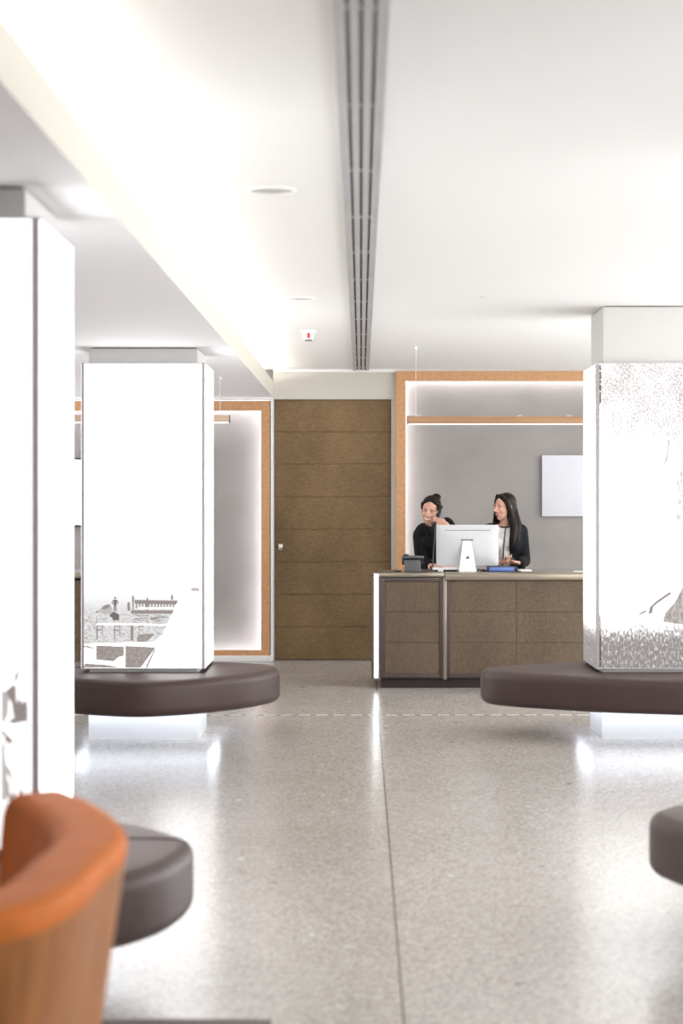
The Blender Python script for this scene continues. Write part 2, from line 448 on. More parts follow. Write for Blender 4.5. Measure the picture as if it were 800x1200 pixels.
for x, y, dia, lab in ((-0.361, 8.6, 0.206, 'round flush ceiling light between the cove and the vent, larger in view'),
                       (-0.376, 13.24, 0.195, 'round flush ceiling light next to the small red fire alarm')):
    t = thing('ceiling_downlight', lab, 'ceiling light', (x, y, CZ), 'flush ceiling lights')
    r = dia/2
    MB().lathe([(r*0.84, -0.001), (r*0.86, -0.010), (r*0.93, -0.012), (r, -0.004), (r, -0.0005)], (x, y, CZ)).build('rim', M['ceiling_paint'], t)
    MB().lathe([(0, -0.004), (r*0.845, -0.005), (r*0.845, -0.001), (0, -0.001)], (x, y, CZ)).build('diffuser', M['lamp_off'], t)
t = thing('fire_alarm', 'small white fire alarm with a red mark on the ceiling', 'fire alarm', (-0.39, 15.8, CZ))
MB().lathe([(0, -0.02), (0.055, -0.02), (0.062, -0.008), (0.062, 0), (0, 0)], (-0.39, 15.8, CZ)).build('mounting_plate', M['white_plastic'], t)
MB().lathe([(0, -0.075), (0.03, -0.075), (0.036, -0.065), (0.045, -0.02), (0, -0.02)], (-0.39, 15.8, CZ)).build('sounder', M['white_plastic'], t)
MB().box(-0.398, -0.378, 15.75, 15.756, CZ-0.058, CZ-0.022, bev=0.002).build('red_indicator', M['red'], t)
MB().box(-0.415, -0.36, 15.755, 15.80, CZ-0.080, CZ-0.073, bev=0.002).build('bottom_lens', M['grey_plastic'], t)
mb = MB().lathe([(0, -0.006), (0.038, -0.006), (0.042, -0.0005), (0, -0.0005)], (0.77, 13.2, CZ))
tag(mb.build('ceiling_cover_plate', M['white_plastic'], None, (0.77, 13.2, CZ)), 'small round white cover plate on the ceiling above the desk', 'cover plate')

def pendant(label, x0, x1, Y, z0, z1, ceil, cables, mat, seams=()):
    t = thing('pendant_lamp', label, 'pendant lamp', ((x0+x1)/2, Y, z0), 'long oak pendant lamps')
    MB().box(x0, x1, Y-0.035, Y+0.035, z0+0.008, z1, bev=0.003).build('lamp_body', mat, t)
    MB().box(x0-0.004, x0, Y-0.036, Y+0.036, z0+0.006, z1+0.001).build('end_cap', M['bronze'], t)
    MB().box(x1, x1+0.004, Y-0.036, Y+0.036, z0+0.006, z1+0.001).build('end_cap', M['bronze'], t)
    MB().box(x0+0.01, x1-0.01, Y-0.034, Y+0.03, z0+0.003, z0+0.0075).build('diffuser', M['lamp_led'], t)
    for cx in cables:
        c = MB().tube([(cx, Y, z1), (cx, Y, ceil-0.02)], 0.0025, 8).build('cable', M['alu'], t)
        MB().lathe([(0.004, -0.035), (0.010, -0.025), (0.012, 0), (0, 0)], (cx, Y, ceil), 20).build('ceiling_rose', M['alu'], c)
    for s in seams:
        MB().box(s-0.02, s+0.02, Y-0.02, Y+0.02, z1, z1+0.006).build('cable_clip', M['alu'], t)
pendant('long oak pendant lamp hanging above the two women at the desk', 0.38, 3.6, 17.46, 2.158, 2.229, CZ, (0.447, 3.4), M['oak_lamp'], (0.47, 1.3, 1.7))
pendant('oak pendant lamp end showing beside the harbour light column', -3.6, -1.055, 17.1, 2.158, 2.223, SZ, (-1.13, -3.4), pmat('oak_pale', (0.62, 0.46, 0.33), 0.45, vary=0.1, vscale=(3, 40, 60)))

# ------------------------------------------------------------------ pillars, light boxes, benches
BZ0, BZ1 = 0.457, 2.428
HB = 0.40                       # half width of a light box
def pillar(cx, cy, top):
    o = MB().box(cx-0.35, cx+0.35, cy-0.35, cy+0.35, 0.4345, top-0.006, bev=0.004, seg=1).build('pillar', M['pillar_paint'])
    tag(o, 'white square pillar', None, None, 'structure')
    MB().box(cx-0.335, cx+0.335, cy-0.335, cy+0.335, top-0.006, top).build('shadow_gap', M['vent_dark'], o)

def lightbox(label, cx, cy, prints):
    t = thing('light_box', label, 'light box', (cx, cy, BZ0), 'illuminated photo boxes around the pillars')
    g = 0.023; h = HB
    # panels: front, back, left, right
    defs = {'front': (cx-h+g, cx+h-g, cy-h, cy-h+0.008), 'back': (cx-h+g, cx+h-g, cy+h-0.008, cy+h),
            'left': (cx-h, cx-h+0.008, cy-h+g, cy+h-g), 'right': (cx+h-0.008, cx+h, cy-h+g, cy+h-g)}
    for side, (a, b, c, d) in defs.items():
        pr = prints.get(side)
        mats = [M['panel_white']]; mb = MB().box(a, b, c, d, BZ0+0.006, BZ1-0.006)
        if pr:
            if pr.get('mat'): mats[0] = pr['mat']
            names = []
            for k, (mn, poly) in enumerate(pr.get('polys', [])):
                if mn not in names: names.append(mn); mats.append(M.get(mn) or mn)
                lift = 0.0006 + 0.00005*k
                mb.flat([(cx-h+u, cy-h-lift, BZ0+v) for (u, v) in poly], mi=1+names.index(mn))
        mb.build('light_panel', mats, t, smooth=False)
    for sx in (-1, 1):
        for sy in (-1, 1):
            x, y = cx+sx*h, cy+sy*h
            ix, iy = x-sx*g, y-sy*g
            MB().prism([(x-sx*0.0015, iy), (x-sx*0.004, y-sy*0.004), (ix, y-sy*0.0015), (ix, y-sy*0.012), (x-sx*0.012, iy)], 'z', BZ0+0.004, BZ1-0.004).build('corner_profile', M['alu_strip'], t, smooth=False)
    for z0, z1 in ((BZ0, BZ0+0.006), (BZ1-0.006, BZ1)):
        mb = MB()
        for a, b, c, d in ((-h, h, -h, -0.352), (-h, h, 0.352, h), (-h, -0.352, -0.352, 0.352), (0.352, h, -0.352, 0.352)):
            mb.box(cx+a+0.001, cx+b-0.001, cy+c+0.001, cy+d-0.001, z0, z1)
        mb.build('end_plate', M['alu'], t)
    return t

BT, BB = 0.43, 0.205
def bench(label, cx, cy, outline, seams):
    t = thing('upholstered_bench', label, 'bench', (cx, cy, 0), 'dark leather benches around the pillars')
    pts = catmull([(x, y, 0) for x, y in outline], 8)
    c = Vector((cx, cy, 0))
    N = len(pts)
    nrm = []
    for i in range(N):
        tg = (pts[(i+1) % N]-pts[i-1]).normalized(); nn = Vector((tg.y, -tg.x, 0))
        if nn.dot(pts[i]-c) < 0: nn = -nn
        nrm.append(nn)
    r = 0.055
    prof = []                                            # (inset, z)
    prof.append(('hole', BB)); prof.append((r, BB))
    for k in range(1, 7):
        a = PI/2*k/6; prof.append((r-r*math.sin(a), BB+r-r*math.cos(a)))
    for k in range(0, 7):
        a = PI/2*k/6; prof.append((r-r*math.cos(a), BT-r+r*math.sin(a)))
    prof.append((r+0.06, BT+0.004)); prof.append(('hole', BT+0.003))
    bm_ = MB(); b = bmesh.new(); rings = []
    hw = 0.358
    for ins, z in prof:
        ring = []
        for i in range(N):
            if ins == 'hole':
                dv = pts[i]-c; s = hw/max(abs(dv.x), abs(dv.y)); p = c+dv*s
            else: p = pts[i]-nrm[i]*ins
            ring.append(b.verts.new((p.x, p.y, z)))
        rings.append(ring)
    M_ = len(rings)
    for a in range(M_):
        A, B = rings[a], rings[(a+1) % M_]
        for i in range(N): b.faces.new((A[i], A[(i+1) % N], B[(i+1) % N], B[i]))
    bmesh.ops.recalc_face_normals(b, faces=b.faces[:])
    bm_._join(b)
    cu = bm_.build('cushion', M['bench'], t, ang=50)
    # seams: thin dark welt over the top and down the side
    for sx, sy in seams:
        best = max(range(N), key=lambda i: (pts[i]-c).normalized().dot(Vector((sx, sy, 0)).normalized()))
        p = pts[best]; q = nrm[best]
        dv = p-c; s = hw/max(abs(dv.x), abs(dv.y)); h0 = c+dv*s
        path = [(h0.x, h0.y, BT+0.0035), (p.x-q.x*(r+0.06), p.y-q.y*(r+0.06), BT+0.0045)]
        for k in range(6, -1, -1):
            a = PI/2*k/6; i_ = r-r*math.cos(a); path.append((p.x-q.x*i_, p.y-q.y*i_, BT-r+r*math.sin(a)))
        path.append((p.x, p.y, BB+r))
        MB().tube(path, 0.0035, 6).build('seam', M['plinth'], cu)
    mb = MB().box(cx-0.355, cx+0.355, cy-0.355, cy+0.355, 0, BT+0.0035)
    mb.build('base', M['white_plastic'], t)
    mb = MB(); a0, a1 = 0.42, 0.445
    for a, bb, cc, d in ((-a1, a1, -a1, -a0), (-a1, a1, a0, a1), (-a1, -a0, -a0, a0), (a0, a1, -a0, a0)):
        mb.box(cx+a, cx+bb, cy+cc, cy+d, BB-0.010, BB+0.001)
    mb.build('light_strip', M['bench_led'], t)
    return t

# --- printed motifs (flat ink on the backlit faces)
def P2(crop, x0, y0, s, bx, by, k=182.0, dx=0.0):
    return [((x0+a/s-bx)/k, (by-(y0+b/s))/k) for a, b in crop]
def harbour():
    L = []
    def add(mn, pts): L.append((mn, [(max(0.021, min(0.779, u)), max(0.008, v)) for u, v in P2(pts, 80, 640, 4.444, 93, 783)]))
    def rect(mn, a, b, c, d): add(mn, [(a, b), (c, b), (c, d), (a, d)])
    wat = M['ink_water']
    L.append((wat, P2([(74, 235), (300, 215), (580, 250), (486, 455), (440, 495), (74, 505)], 80, 640, 4.444, 93, 783)))
    # rowing boat heap and standing man
    add('ink_light', [(150, 335), (170, 310), (205, 295), (222, 320), (215, 350), (180, 352)])
    add('ink_mid', [(165, 322), (185, 302), (212, 303), (205, 318), (180, 325)])
    add('ink_mid', [(137, 340), (146, 330), (152, 340), (144, 344)])
    add('ink_dark', [(237+5*math.cos(k*PI/5), 266+6*math.sin(k*PI/5)) for k in range(10)])
    add('ink_dark', [(227, 275), (247, 275), (243, 303), (230, 303)])
    add('ink_dark', [(231, 303), (237, 303), (234, 336), (228, 336)]); add('ink_dark', [(238, 303), (243, 303), (245, 336), (239, 336)])
    add('ink_dark', [(227, 276), (230, 280), (222, 290), (217, 290)]); add('ink_dark', [(217, 290), (222, 290), (230, 299), (228, 302)])
    add('ink_dark', [(247, 276), (244, 280), (250, 290), (255, 290)]); add('ink_dark', [(255, 290), (250, 290), (243, 299), (245, 302)])
    add('ink_dark', [(205, 358), (225, 338), (240, 342), (258, 352), (257, 385), (240, 380), (228, 388), (222, 370)])
    # pier with posts
    add('ink_mid', [(338, 276), (566, 280), (556, 300), (338, 296)])
    for i in range(13): rect('ink_mid', 345+i*16, 296, 352+i*16, 318)
    rect('ink_mid', 320, 330, 540, 348)
    add('ink_mid', [(300, 292), (312, 285), (316, 330), (302, 335)])
    for x, y in ((330, 250), (404, 262), (533, 244)):
        add('ink_mid', [(x-3, y+6), (x, y), (x+4, y+6), (x+6, y+16), (x+4, y+40), (x+3, y+80 if x < 500 else y+30), (x-2, y+80 if x < 500 else y+30), (x-4, y+40), (x-5, y+16)])
    for i in range(26):
        a = 320+random.random()*170; yy = 350+random.random()*48
        rect('ink_mid', a, yy, min(a+14+random.random()*40, 540-(yy-330)*0.45), yy+3)
    # mooring frames
    for x in (150, 240):
        rect('ink_mid', x-8, 408, x+24, 413); rect('ink_mid', x-8, 408, x-3, 482); rect('ink_mid', x+19, 408, x+23, 462); rect('ink_mid', x-14, 430, x+18, 436)
    rect('ink_mid', 140, 362, 143, 485); rect('ink_mid', 318, 405, 332, 488); rect('ink_mid', 362, 408, 388, 414); rect('ink_mid', 362, 408, 366, 436)
    add('ink_white', [(140, 400), (505, 402), (504, 408), (140, 406)]); add('ink_white', [(360, 316), (545, 316), (543, 320), (360, 320)])
    add('ink_wall', [(360, 455), (442, 452), (412, 484), (385, 496), (350, 494), (352, 470)])
    # quay walls at the bottom
    add('ink_wall', [(138, 512), (284, 518), (284, 568), (255, 575), (230, 597), (138, 588)])
    add('ink_wall', [(290, 514), (450, 522), (372, 632), (290, 632)])
    add('ink_wall', [(80, 606), (180, 612), (280, 628), (280, 634), (76, 634)])
    add('ink_mid', [(70, 516), (95, 514), (137, 530), (137, 534), (74, 522)])
    add('ink_mid', [(440, 535), (448, 535), (405, 634), (392, 634)])
    rect('ink_light', 632, 212, 678, 232); rect('ink_mid', 690, 205, 693, 262); rect('ink_light', 585, 215, 588, 250); rect('ink_light', 605, 232, 610, 250)
    rect('ink_mid', 64, 380, 105, 383)
    for i in range(12):
        y = 225+i*34; rect('ink_dark', 62, y, 67+random.random()*4, y+8+random.random()*22)
    return L

def water_mat():
    m, nt, b = new_mat('ink_water'); g = NT(nt); v = g.obj()
    a = g.noise(g.map(v, (60, 1, 260)), 1, 4, 0.6)
    z = g.xyz(v)[2]
    k = g.rng(a, 0.42, 0.66)
    wash = g.rng(z, 0.30, 0.46, 1.0, 0.15)
    k = g.m('MULTIPLY', k, wash)
    c = g.mix(k, (0.80, 0.80, 0.81, 1), (*srgb(158, 150, 147), 1))
    top = g.rng(z, 0.36, 0.50)
    c = g.mix(top, c, (0.98, 0.98, 0.98, 1))
    nt.links.new(c, b.inputs['Emission Color']); b.inputs['Emission Strength'].default_value = 0.9
    b.inputs['Base Color'].default_value = (0.15, 0.15, 0.15, 1)
    return m
M['ink_water'] = water_mat()
M['ink_white'] = M['panel_white']

def tree_mat():
    """backlit print: leafy canopy above, blank middle, long grass below"""
    m, nt, b = new_mat('print_tree'); g = NT(nt); v = g.obj(); X = g.xyz(v)
    z = X[2]; x = X[0]
    fine = g.noise(v, 120, 3, 0.65); mid = g.noise(v, 11, 3, 0.6)
    dens = g.rng(g.m('ADD', z, g.m('MULTIPLY', x, 0.35)), 0.78, 1.75, 0.0, 1.0)
    fol = g.rng(g.m('ADD', fine, g.m('ADD', g.m('MULTIPLY', dens, 0.22), g.m('MULTIPLY', mid, 0.16))), 0.66, 0.86)
    fol = g.m('MULTIPLY', fol, g.rng(z, 0.80, 1.15))
    fol = g.m('MULTIPLY', fol, 0.64)
    gn = g.noise(g.map(v, (80, 80, 34)), 1, 5, 0.7); gm = g.noise(v, 9, 3)
    gd = g.rng(g.m('ADD', z, g.m('MULTIPLY', gm, 0.06)), 0.18, 0.40, 1.0, 0.0)
    gr = g.rng(g.m('ADD', g.m('MULTIPLY', gn, 1.6), g.m('MULTIPLY', gd, 0.50)), 0.84, 1.40)
    gr = g.m('MULTIPLY', gr, g.rng(z, 0.34, 0.42, 1.0, 0.0))
    k = g.m('MAXIMUM', fol, gr)
    e = g.m('MULTIPLY', g.m('POWER', 0.085, k), E_PANEL)
    nt.links.new(g.mix(k, (1, 1, 1, 1), (1.0, 0.89, 0.86, 1)), b.inputs['Emission Color']); nt.links.new(e, b.inputs['Emission Strength'])
    b.inputs['Base Color'].default_value = (0.06, 0.06, 0.06, 1)
    return m
TREE = tree_mat()
def bark_mat():
    m, nt, b = new_mat('ink_bark'); g = NT(nt); v = g.obj()
    k = g.rng(g.noise(g.map(v, (60, 60, 22)), 1, 4, 0.7), 0.38, 0.62)
    c = g.mix(k, (*srgb(150, 138, 134), 1), (*srgb(205, 198, 196), 1))
    nt.links.new(c, b.inputs['Emission Color']); b.inputs['Emission Strength'].default_value = 0.85
    b.inputs['Base Color'].default_value = (0.05, 0.05, 0.05, 1)
    return m
M['ink_bark'] = bark_mat()
def bark_pale():
    m, nt, b = new_mat('ink_bark_pale'); g = NT(nt); v = g.obj()
    k = g.rng(g.noise(g.map(v, (70, 70, 18)), 1, 4, 0.7), 0.36, 0.60)
    c = g.mix(k, (*srgb(195, 190, 188), 1), (1.4, 1.4, 1.4, 1))
    nt.links.new(c, b.inputs['Emission Color']); b.inputs['Emission Strength'].default_value = 0.9
    b.inputs['Base Color'].default_value = (0.05, 0.05, 0.05, 1)
    return m
M['ink_bark_pale'] = bark_pale()
def tree_polys():
    L = []
    def add(mn, pts): L.append((mn, P2(pts, 680, 420, 3.158, 697, 783)))
    add('ink_bark_pale', [(420, 330), (372, 395), (352, 450), (345, 520), (352, 590), (368, 640), (440, 640), (470, 560), (470, 330)])
    add('ink_bark_pale', [(372, 640), (374, 800), (430, 800), (440, 640)])
    add('ink_bark', [(390, 815), (366, 860), (345, 900), (310, 938), (302, 972), (340, 978), (400, 985), (490, 985), (500, 930), (470, 880), (440, 815)])
    add('ink_mid', [(203, 950), (222, 935), (240, 928), (240, 936), (222, 944)])
    add('ink_mid', [(248, 945), (252, 918), (275, 896), (328, 860), (334, 868), (285, 902), (268, 915), (262, 940)])
    v = 1.955
    while v > 1.70:
        d = 0.02+random.random()*0.05; L.append(('ink_black', [(.024, v-d), (.033, v-d), (.033, v), (.024, v)])); v -= d+random.random()*0.02
    v = 0.345
    while v > 0.03:
        d = min(0.06+random.random()*0.05, v-0.012); L.append(('ink_black', [(.024, v-d), (.032, v-d), (.032, v), (.024, v)])); v -= d+random.random()*0.01
    add('ink_light', [(322, 300), (316, 360), (300, 400), (303, 402), (320, 365), (327, 305)])
    return L
def man_polys():
    """reader on the nearest light box: seen from the waist, grey ink"""
    L = []
    k = 378.0
    def add(mn, pts): L.append((mn, [((0+a/4.29-(-258))/k-0.0, (990-(700+b/4.29))/k) for a, b in pts]))
    add('ink_mid', [(62, 380), (75, 345), (95, 333), (82, 360), (76, 395)])
    add('ink_light', [(95, 333), (118, 338), (128, 360), (122, 385), (124, 352), (110, 340)])
    add('ink_mid', [(20, 440), (58, 405), (74, 412), (70, 440), (76, 470), (68, 490), (74, 570), (80, 585), (60, 565), (52, 500), (40, 470)])
    add('ink_mid', [(75, 505), (92, 470), (104, 500), (128, 480), (132, 520), (120, 550), (130, 590), (60, 604), (38, 595), (45, 580), (75, 570), (78, 530)])
    add('ink_light', [(128, 480), (136, 530), (134, 620), (128, 690), (124, 690), (130, 610), (128, 530)])
    add('ink_mid', [(0, 625), (10, 640), (80, 705), (98, 712), (92, 728), (70, 700), (20, 665), (0, 660)])
    add('ink_light', [(10, 680), (16, 680), (20, 760), (14, 800)]); add('ink_light', [(28, 690), (34, 690), (38, 770), (32, 770)])
    add('ink_light', [(42, 700), (48, 702), (52, 760), (47, 760)])
    add('ink_mid', [(92, 728), (98, 760), (98, 830), (112, 860), (100, 865), (92, 800)])
    add('ink_light', [(0, 430), (20, 442), (40, 470), (34, 560), (20, 590), (0, 600)]); add('ink_mid', [(12, 640), (30, 660), (60, 690), (50, 705), (20, 690)])
    add('ink_light', [(0, 700), (12, 700), (22, 780), (30, 870), (36, 960), (24, 990), (0, 990)]); add('ink_mid', [(30, 880), (40, 905), (44, 975), (34, 980)])
    add('ink_light', [(20, 800), (50, 840), (62, 900), (70, 970), (60, 965), (48, 890), (28, 850)])
    add('ink_mid', [(95, 925), (105, 925), (106, 962), (90, 960)]); add('ink_light', [(40, 950), (70, 960), (60, 990), (35, 990)])
    return L

for (cx, cy, top) in ((-1.405, 14.14, SZ), (1.911, 14.14, CZ), (-1.40, 7.03, SZ), (1.911, 7.03, CZ)):
    pillar(cx, cy, top)
lb = lightbox('tall light box with a grey harbour and jetty picture', -1.405, 14.14, {'front': {'polys': harbour()}})
lightbox('tall light box with a grey tree and long grass picture', 1.911, 14.14, {'front': {'mat': TREE, 'polys': tree_polys()}, 'left': {'mat': TREE}})
lightbox('white light box with a faint grey reader picture, rising behind the orange chair', -1.40, 7.03, {'front': {'mat': M['panel_soft'], 'polys': man_polys()}})
lightbox('plain white light box without a picture, above the bench tip on the open floor', 1.911, 7.03, {})

bench('dark brown bench around the harbour light box', -1.405, 14.14,
      [(-.54, 14.2), (-.60, 14.45), (-.75, 14.62), (-1.05, 14.76), (-1.5, 14.82), (-1.95, 14.75), (-2.2, 14.5), (-2.27, 14.15), (-2.15, 13.8), (-1.95, 13.46), (-1.68, 13.22), (-1.36, 13.11), (-1.02, 13.29), (-.76, 13.61), (-.60, 13.93)], [(-1, 0.02)])
bench('dark brown bench around the tree light box', 1.911, 14.14,
      [(.79, 14.13), (.87, 14.32), (1.12, 14.5), (1.54, 14.74), (2.0, 14.85), (2.6, 14.8), (2.95, 14.5), (3.0, 14.1), (2.85, 13.7), (2.5, 13.35), (2.1, 13.22), (1.75, 13.3), (1.47, 13.41), (1.23, 13.57), (.995, 13.74), (.834, 13.92)], [(1, 0.02)])
bench('dark brown bench end showing behind the orange chair', -1.40, 7.03,
      [(-.545, 6.92), (-.57, 7.08), (-.68, 7.27), (-.8, 7.42), (-1.1, 7.65), (-1.5, 7.75), (-2.0, 7.65), (-2.3, 7.3), (-2.35, 6.9), (-2.15, 6.4), (-1.7, 6.05), (-1.3, 6.0), (-.95, 6.13), (-.72, 6.34), (-.61, 6.53), (-.56, 6.73)], [(1, 0.0), (-1, 0)])
bench('dark brown bench tip standing alone beside the open floor', 1.911, 7.03,
      [(1.03, 7.62), (1.07, 7.75), (1.2, 7.89), (1.6, 8.0), (2.1, 7.95), (2.6, 7.7), (2.9, 7.2), (2.85, 6.7), (2.5, 6.35), (2.05, 6.15), (1.62, 6.34), (1.32, 6.75), (1.15, 7.18), (1.065, 7.44)], [(0.7, -0.7)])

# ------------------------------------------------------------------ reception desk
PX = lambda x, Y: (x-VX)*Y/F
PZ = lambda y, Y: CAMZ-(y-VY)*Y/F
DY = 17.5
DXL, DXR = PX(444.5, DY), 3.0
CT = 0.945
t = desk = thing('reception_desk', 'bronze edged reception desk with brown woven panels in front of the women', 'desk', ((DXL+DXR)/2, DY+0.4, 0))
ztop = CT-0.005
mb = MB()
mb.box(DXL+0.02, DXR-0.02, DY+0.03, DY+0.78, 0.09, CT-0.045)
mb.build('carcass', M['plinth'], t)
MB().box(DXL+0.015, DXR-0.02, DY+0.035, DY+0.74, 0, 0.085).build('plinth', M['plinth'], t)
mb = MB()
mb.box(DXL-0.008, PX(521, DY), DY-0.005, DY+0.84, CT-0.032, CT, bev=0.006)
mb.box(PX(521, DY), DXR, DY-0.03, DY+0.84, CT-0.062, CT, bev=0.014, seg=3)
mb.build('countertop', M['counter'], t)
xa, xb = PX(451, DY), PX(515, DY)
z0, z1 = PZ(790, DY), PZ(681.5, DY)
mb = MB()
mb.box(DXL, xa, DY-0.004, DY+0.03, 0.083, CT-0.036, bev=0.003); mb.box(xa, xb, DY-0.004, DY+0.03, z1, CT-0.036, bev=0.002)
mb.box(xa, xb, DY-0.004, DY+0.03, 0.083, z0, bev=0.002); mb.box(xb, PX(519, DY), DY-0.004, DY+0.03, 0.083, CT-0.036, bev=0.003)
mb.build('panel_frame', M['bronze'], t)
rows = [z0, PZ(753, DY), PZ(717, DY), z1]
mb = MB()
for a, b in zip(rows, rows[1:]): mb.box(xa+0.001, xb-0.001, DY+0.006, DY+0.029, a+0.0012, b-0.0012, bev=0.001, seg=1)
mb.build('front_panel', M['weave_desk'], t)
MB().box(PX(519, DY), PX(523.2, DY), DY-0.012, DY+0.03, 0.07, CT-0.034, bev=0.004).build('divider_post', M['bronze_light'], t)
xc = PX(527, DY)
mb = MB()
mb.box(PX(523.2, DY), xc, DY-0.004, DY+0.03, 0.083, CT-0.063, bev=0.003); mb.box(xc, DXR-0.001, DY-0.002, DY+0.03, 0.083, z0, bev=0.002)
mb.build('panel_frame', M['bronze'], t)
x = xc; wcol = PX(605, DY)-xc
rows2 = [z0, PZ(753, DY), PZ(717, DY), CT-0.063]
while x < DXR-0.05:
    mb = MB(); x2 = min(x+wcol, DXR-0.005)
    for a, b in zip(rows2, rows2[1:]): mb.box(x+0.001, x2-0.001, DY+0.004, DY+0.029, a+0.0012, b-0.0012, bev=0.001, seg=1)
    mb.build('front_panel', M['weave_desk'], t)
    x += wcol
MB().box(PX(438.3, DY), PX(443.0, DY), DY+0.0, DY+0.03, PZ(794, DY), PZ(673, DY), bev=0.004).build('corner_light', M['desk_led'], t)
for y in (672, 676, 791.5, 795): MB().box(PX(437, DY), PX(444.2, DY), DY-0.003, DY+0.034, PZ(y, DY)-0.005, PZ(y, DY)+0.003, bev=0.001, seg=1).build('light_clip', M['steel'], t)
MB().box(PX(435.3, DY), PX(444.4, DY), DY+0.034, DY+0.80, 0.07, CT-0.034, bev=0.003).build('side_panel', M['bronze'], t)
MB().box(DXR-0.02, DXR, DY+0.0, DY+0.80, 0.0, CT-0.064, bev=0.003).build('side_panel', M['bronze'], t)

# second desk, a sliver of it shows between the two light boxes
t = thing('reception_desk', 'second brown desk, a sliver showing between the two light columns', 'desk', (-3.1, 17.9, 0))
a, b = -4.4, -2.02
MB().box(a+0.02, b-0.02, DY+0.035, DY+0.74, 0, 0.085).build('plinth', M['plinth'], t)
MB().box(a+0.02, b-0.02, DY+0.03, DY+0.78, 0.086, CT-0.045).build('carcass', M['plinth'], t)
MB().box(a, b, DY-0.03, DY+0.84, CT-0.044, CT, bev=0.012, seg=3).build('countertop', M['counter'], t)
x = a
while x < b-0.1:
    mb = MB(); x2 = min(x+wcol, b)
    for p, q in zip(rows2, rows2[1:]): mb.box(x+0.001, x2-0.001, DY+0.004, DY+0.029, p+0.0012, q-0.0012)
    mb.build('front_panel', M['weave_desk'], t); x += wcol

# television on the wall behind the second desk
t = thing('television', 'wall television showing a pale blue picture, a sliver between the light columns', 'television', (-3.2, YB+0.1, 1.28))
ty = YB+0.05
MB().box(-3.75, -2.65, ty, ty+0.04, 1.285, 1.945, bev=0.006).box(-3.4, -3.0, ty+0.04, ty+0.068, 1.45, 1.8).build('casing', M['black_plastic'], t)
m, nt, b_ = new_mat('tv_screen'); g = NT(nt); v = g.obj(); X = g.xyz(v)
k = g.m('MULTIPLY', g.rng(g.noise(v, 9, 4, 0.6), 0.44, 0.56), g.rng(X[2], 0.42, 0.5, 1.0, 0.0))
nt.links.new(g.mix(k, (0.62, 0.76, 1.0, 1), (0.02, 0.05, 0.12, 1)), b_.inputs['Emission Color']); b_.inputs['Emission Strength'].default_value = 1.1
MB().box(-3.735, -2.665, ty-0.002, ty, 1.30, 1.93).build('screen', m, t)

# frosted white board on the grey wall
t = thing('wall_board', 'blank glossy white board on the grey wall beside the tree light box', 'board', (2.1, YB+0.1, 1.386))
by = YB+0.075
X0, X1 = PX(635, by), PX(635, by)+1.0
MB().box(X0, X1, by, by+0.015, PZ(605, by), PZ(533.5, by), bev=0.002).build('board_face', M['white_board'], t)
for xx in (X0+0.06, X1-0.06): MB().box(xx-0.02, xx+0.02, by+0.015, YB+0.12, 1.45, 1.9).build('wall_bracket', M['alu'], t)

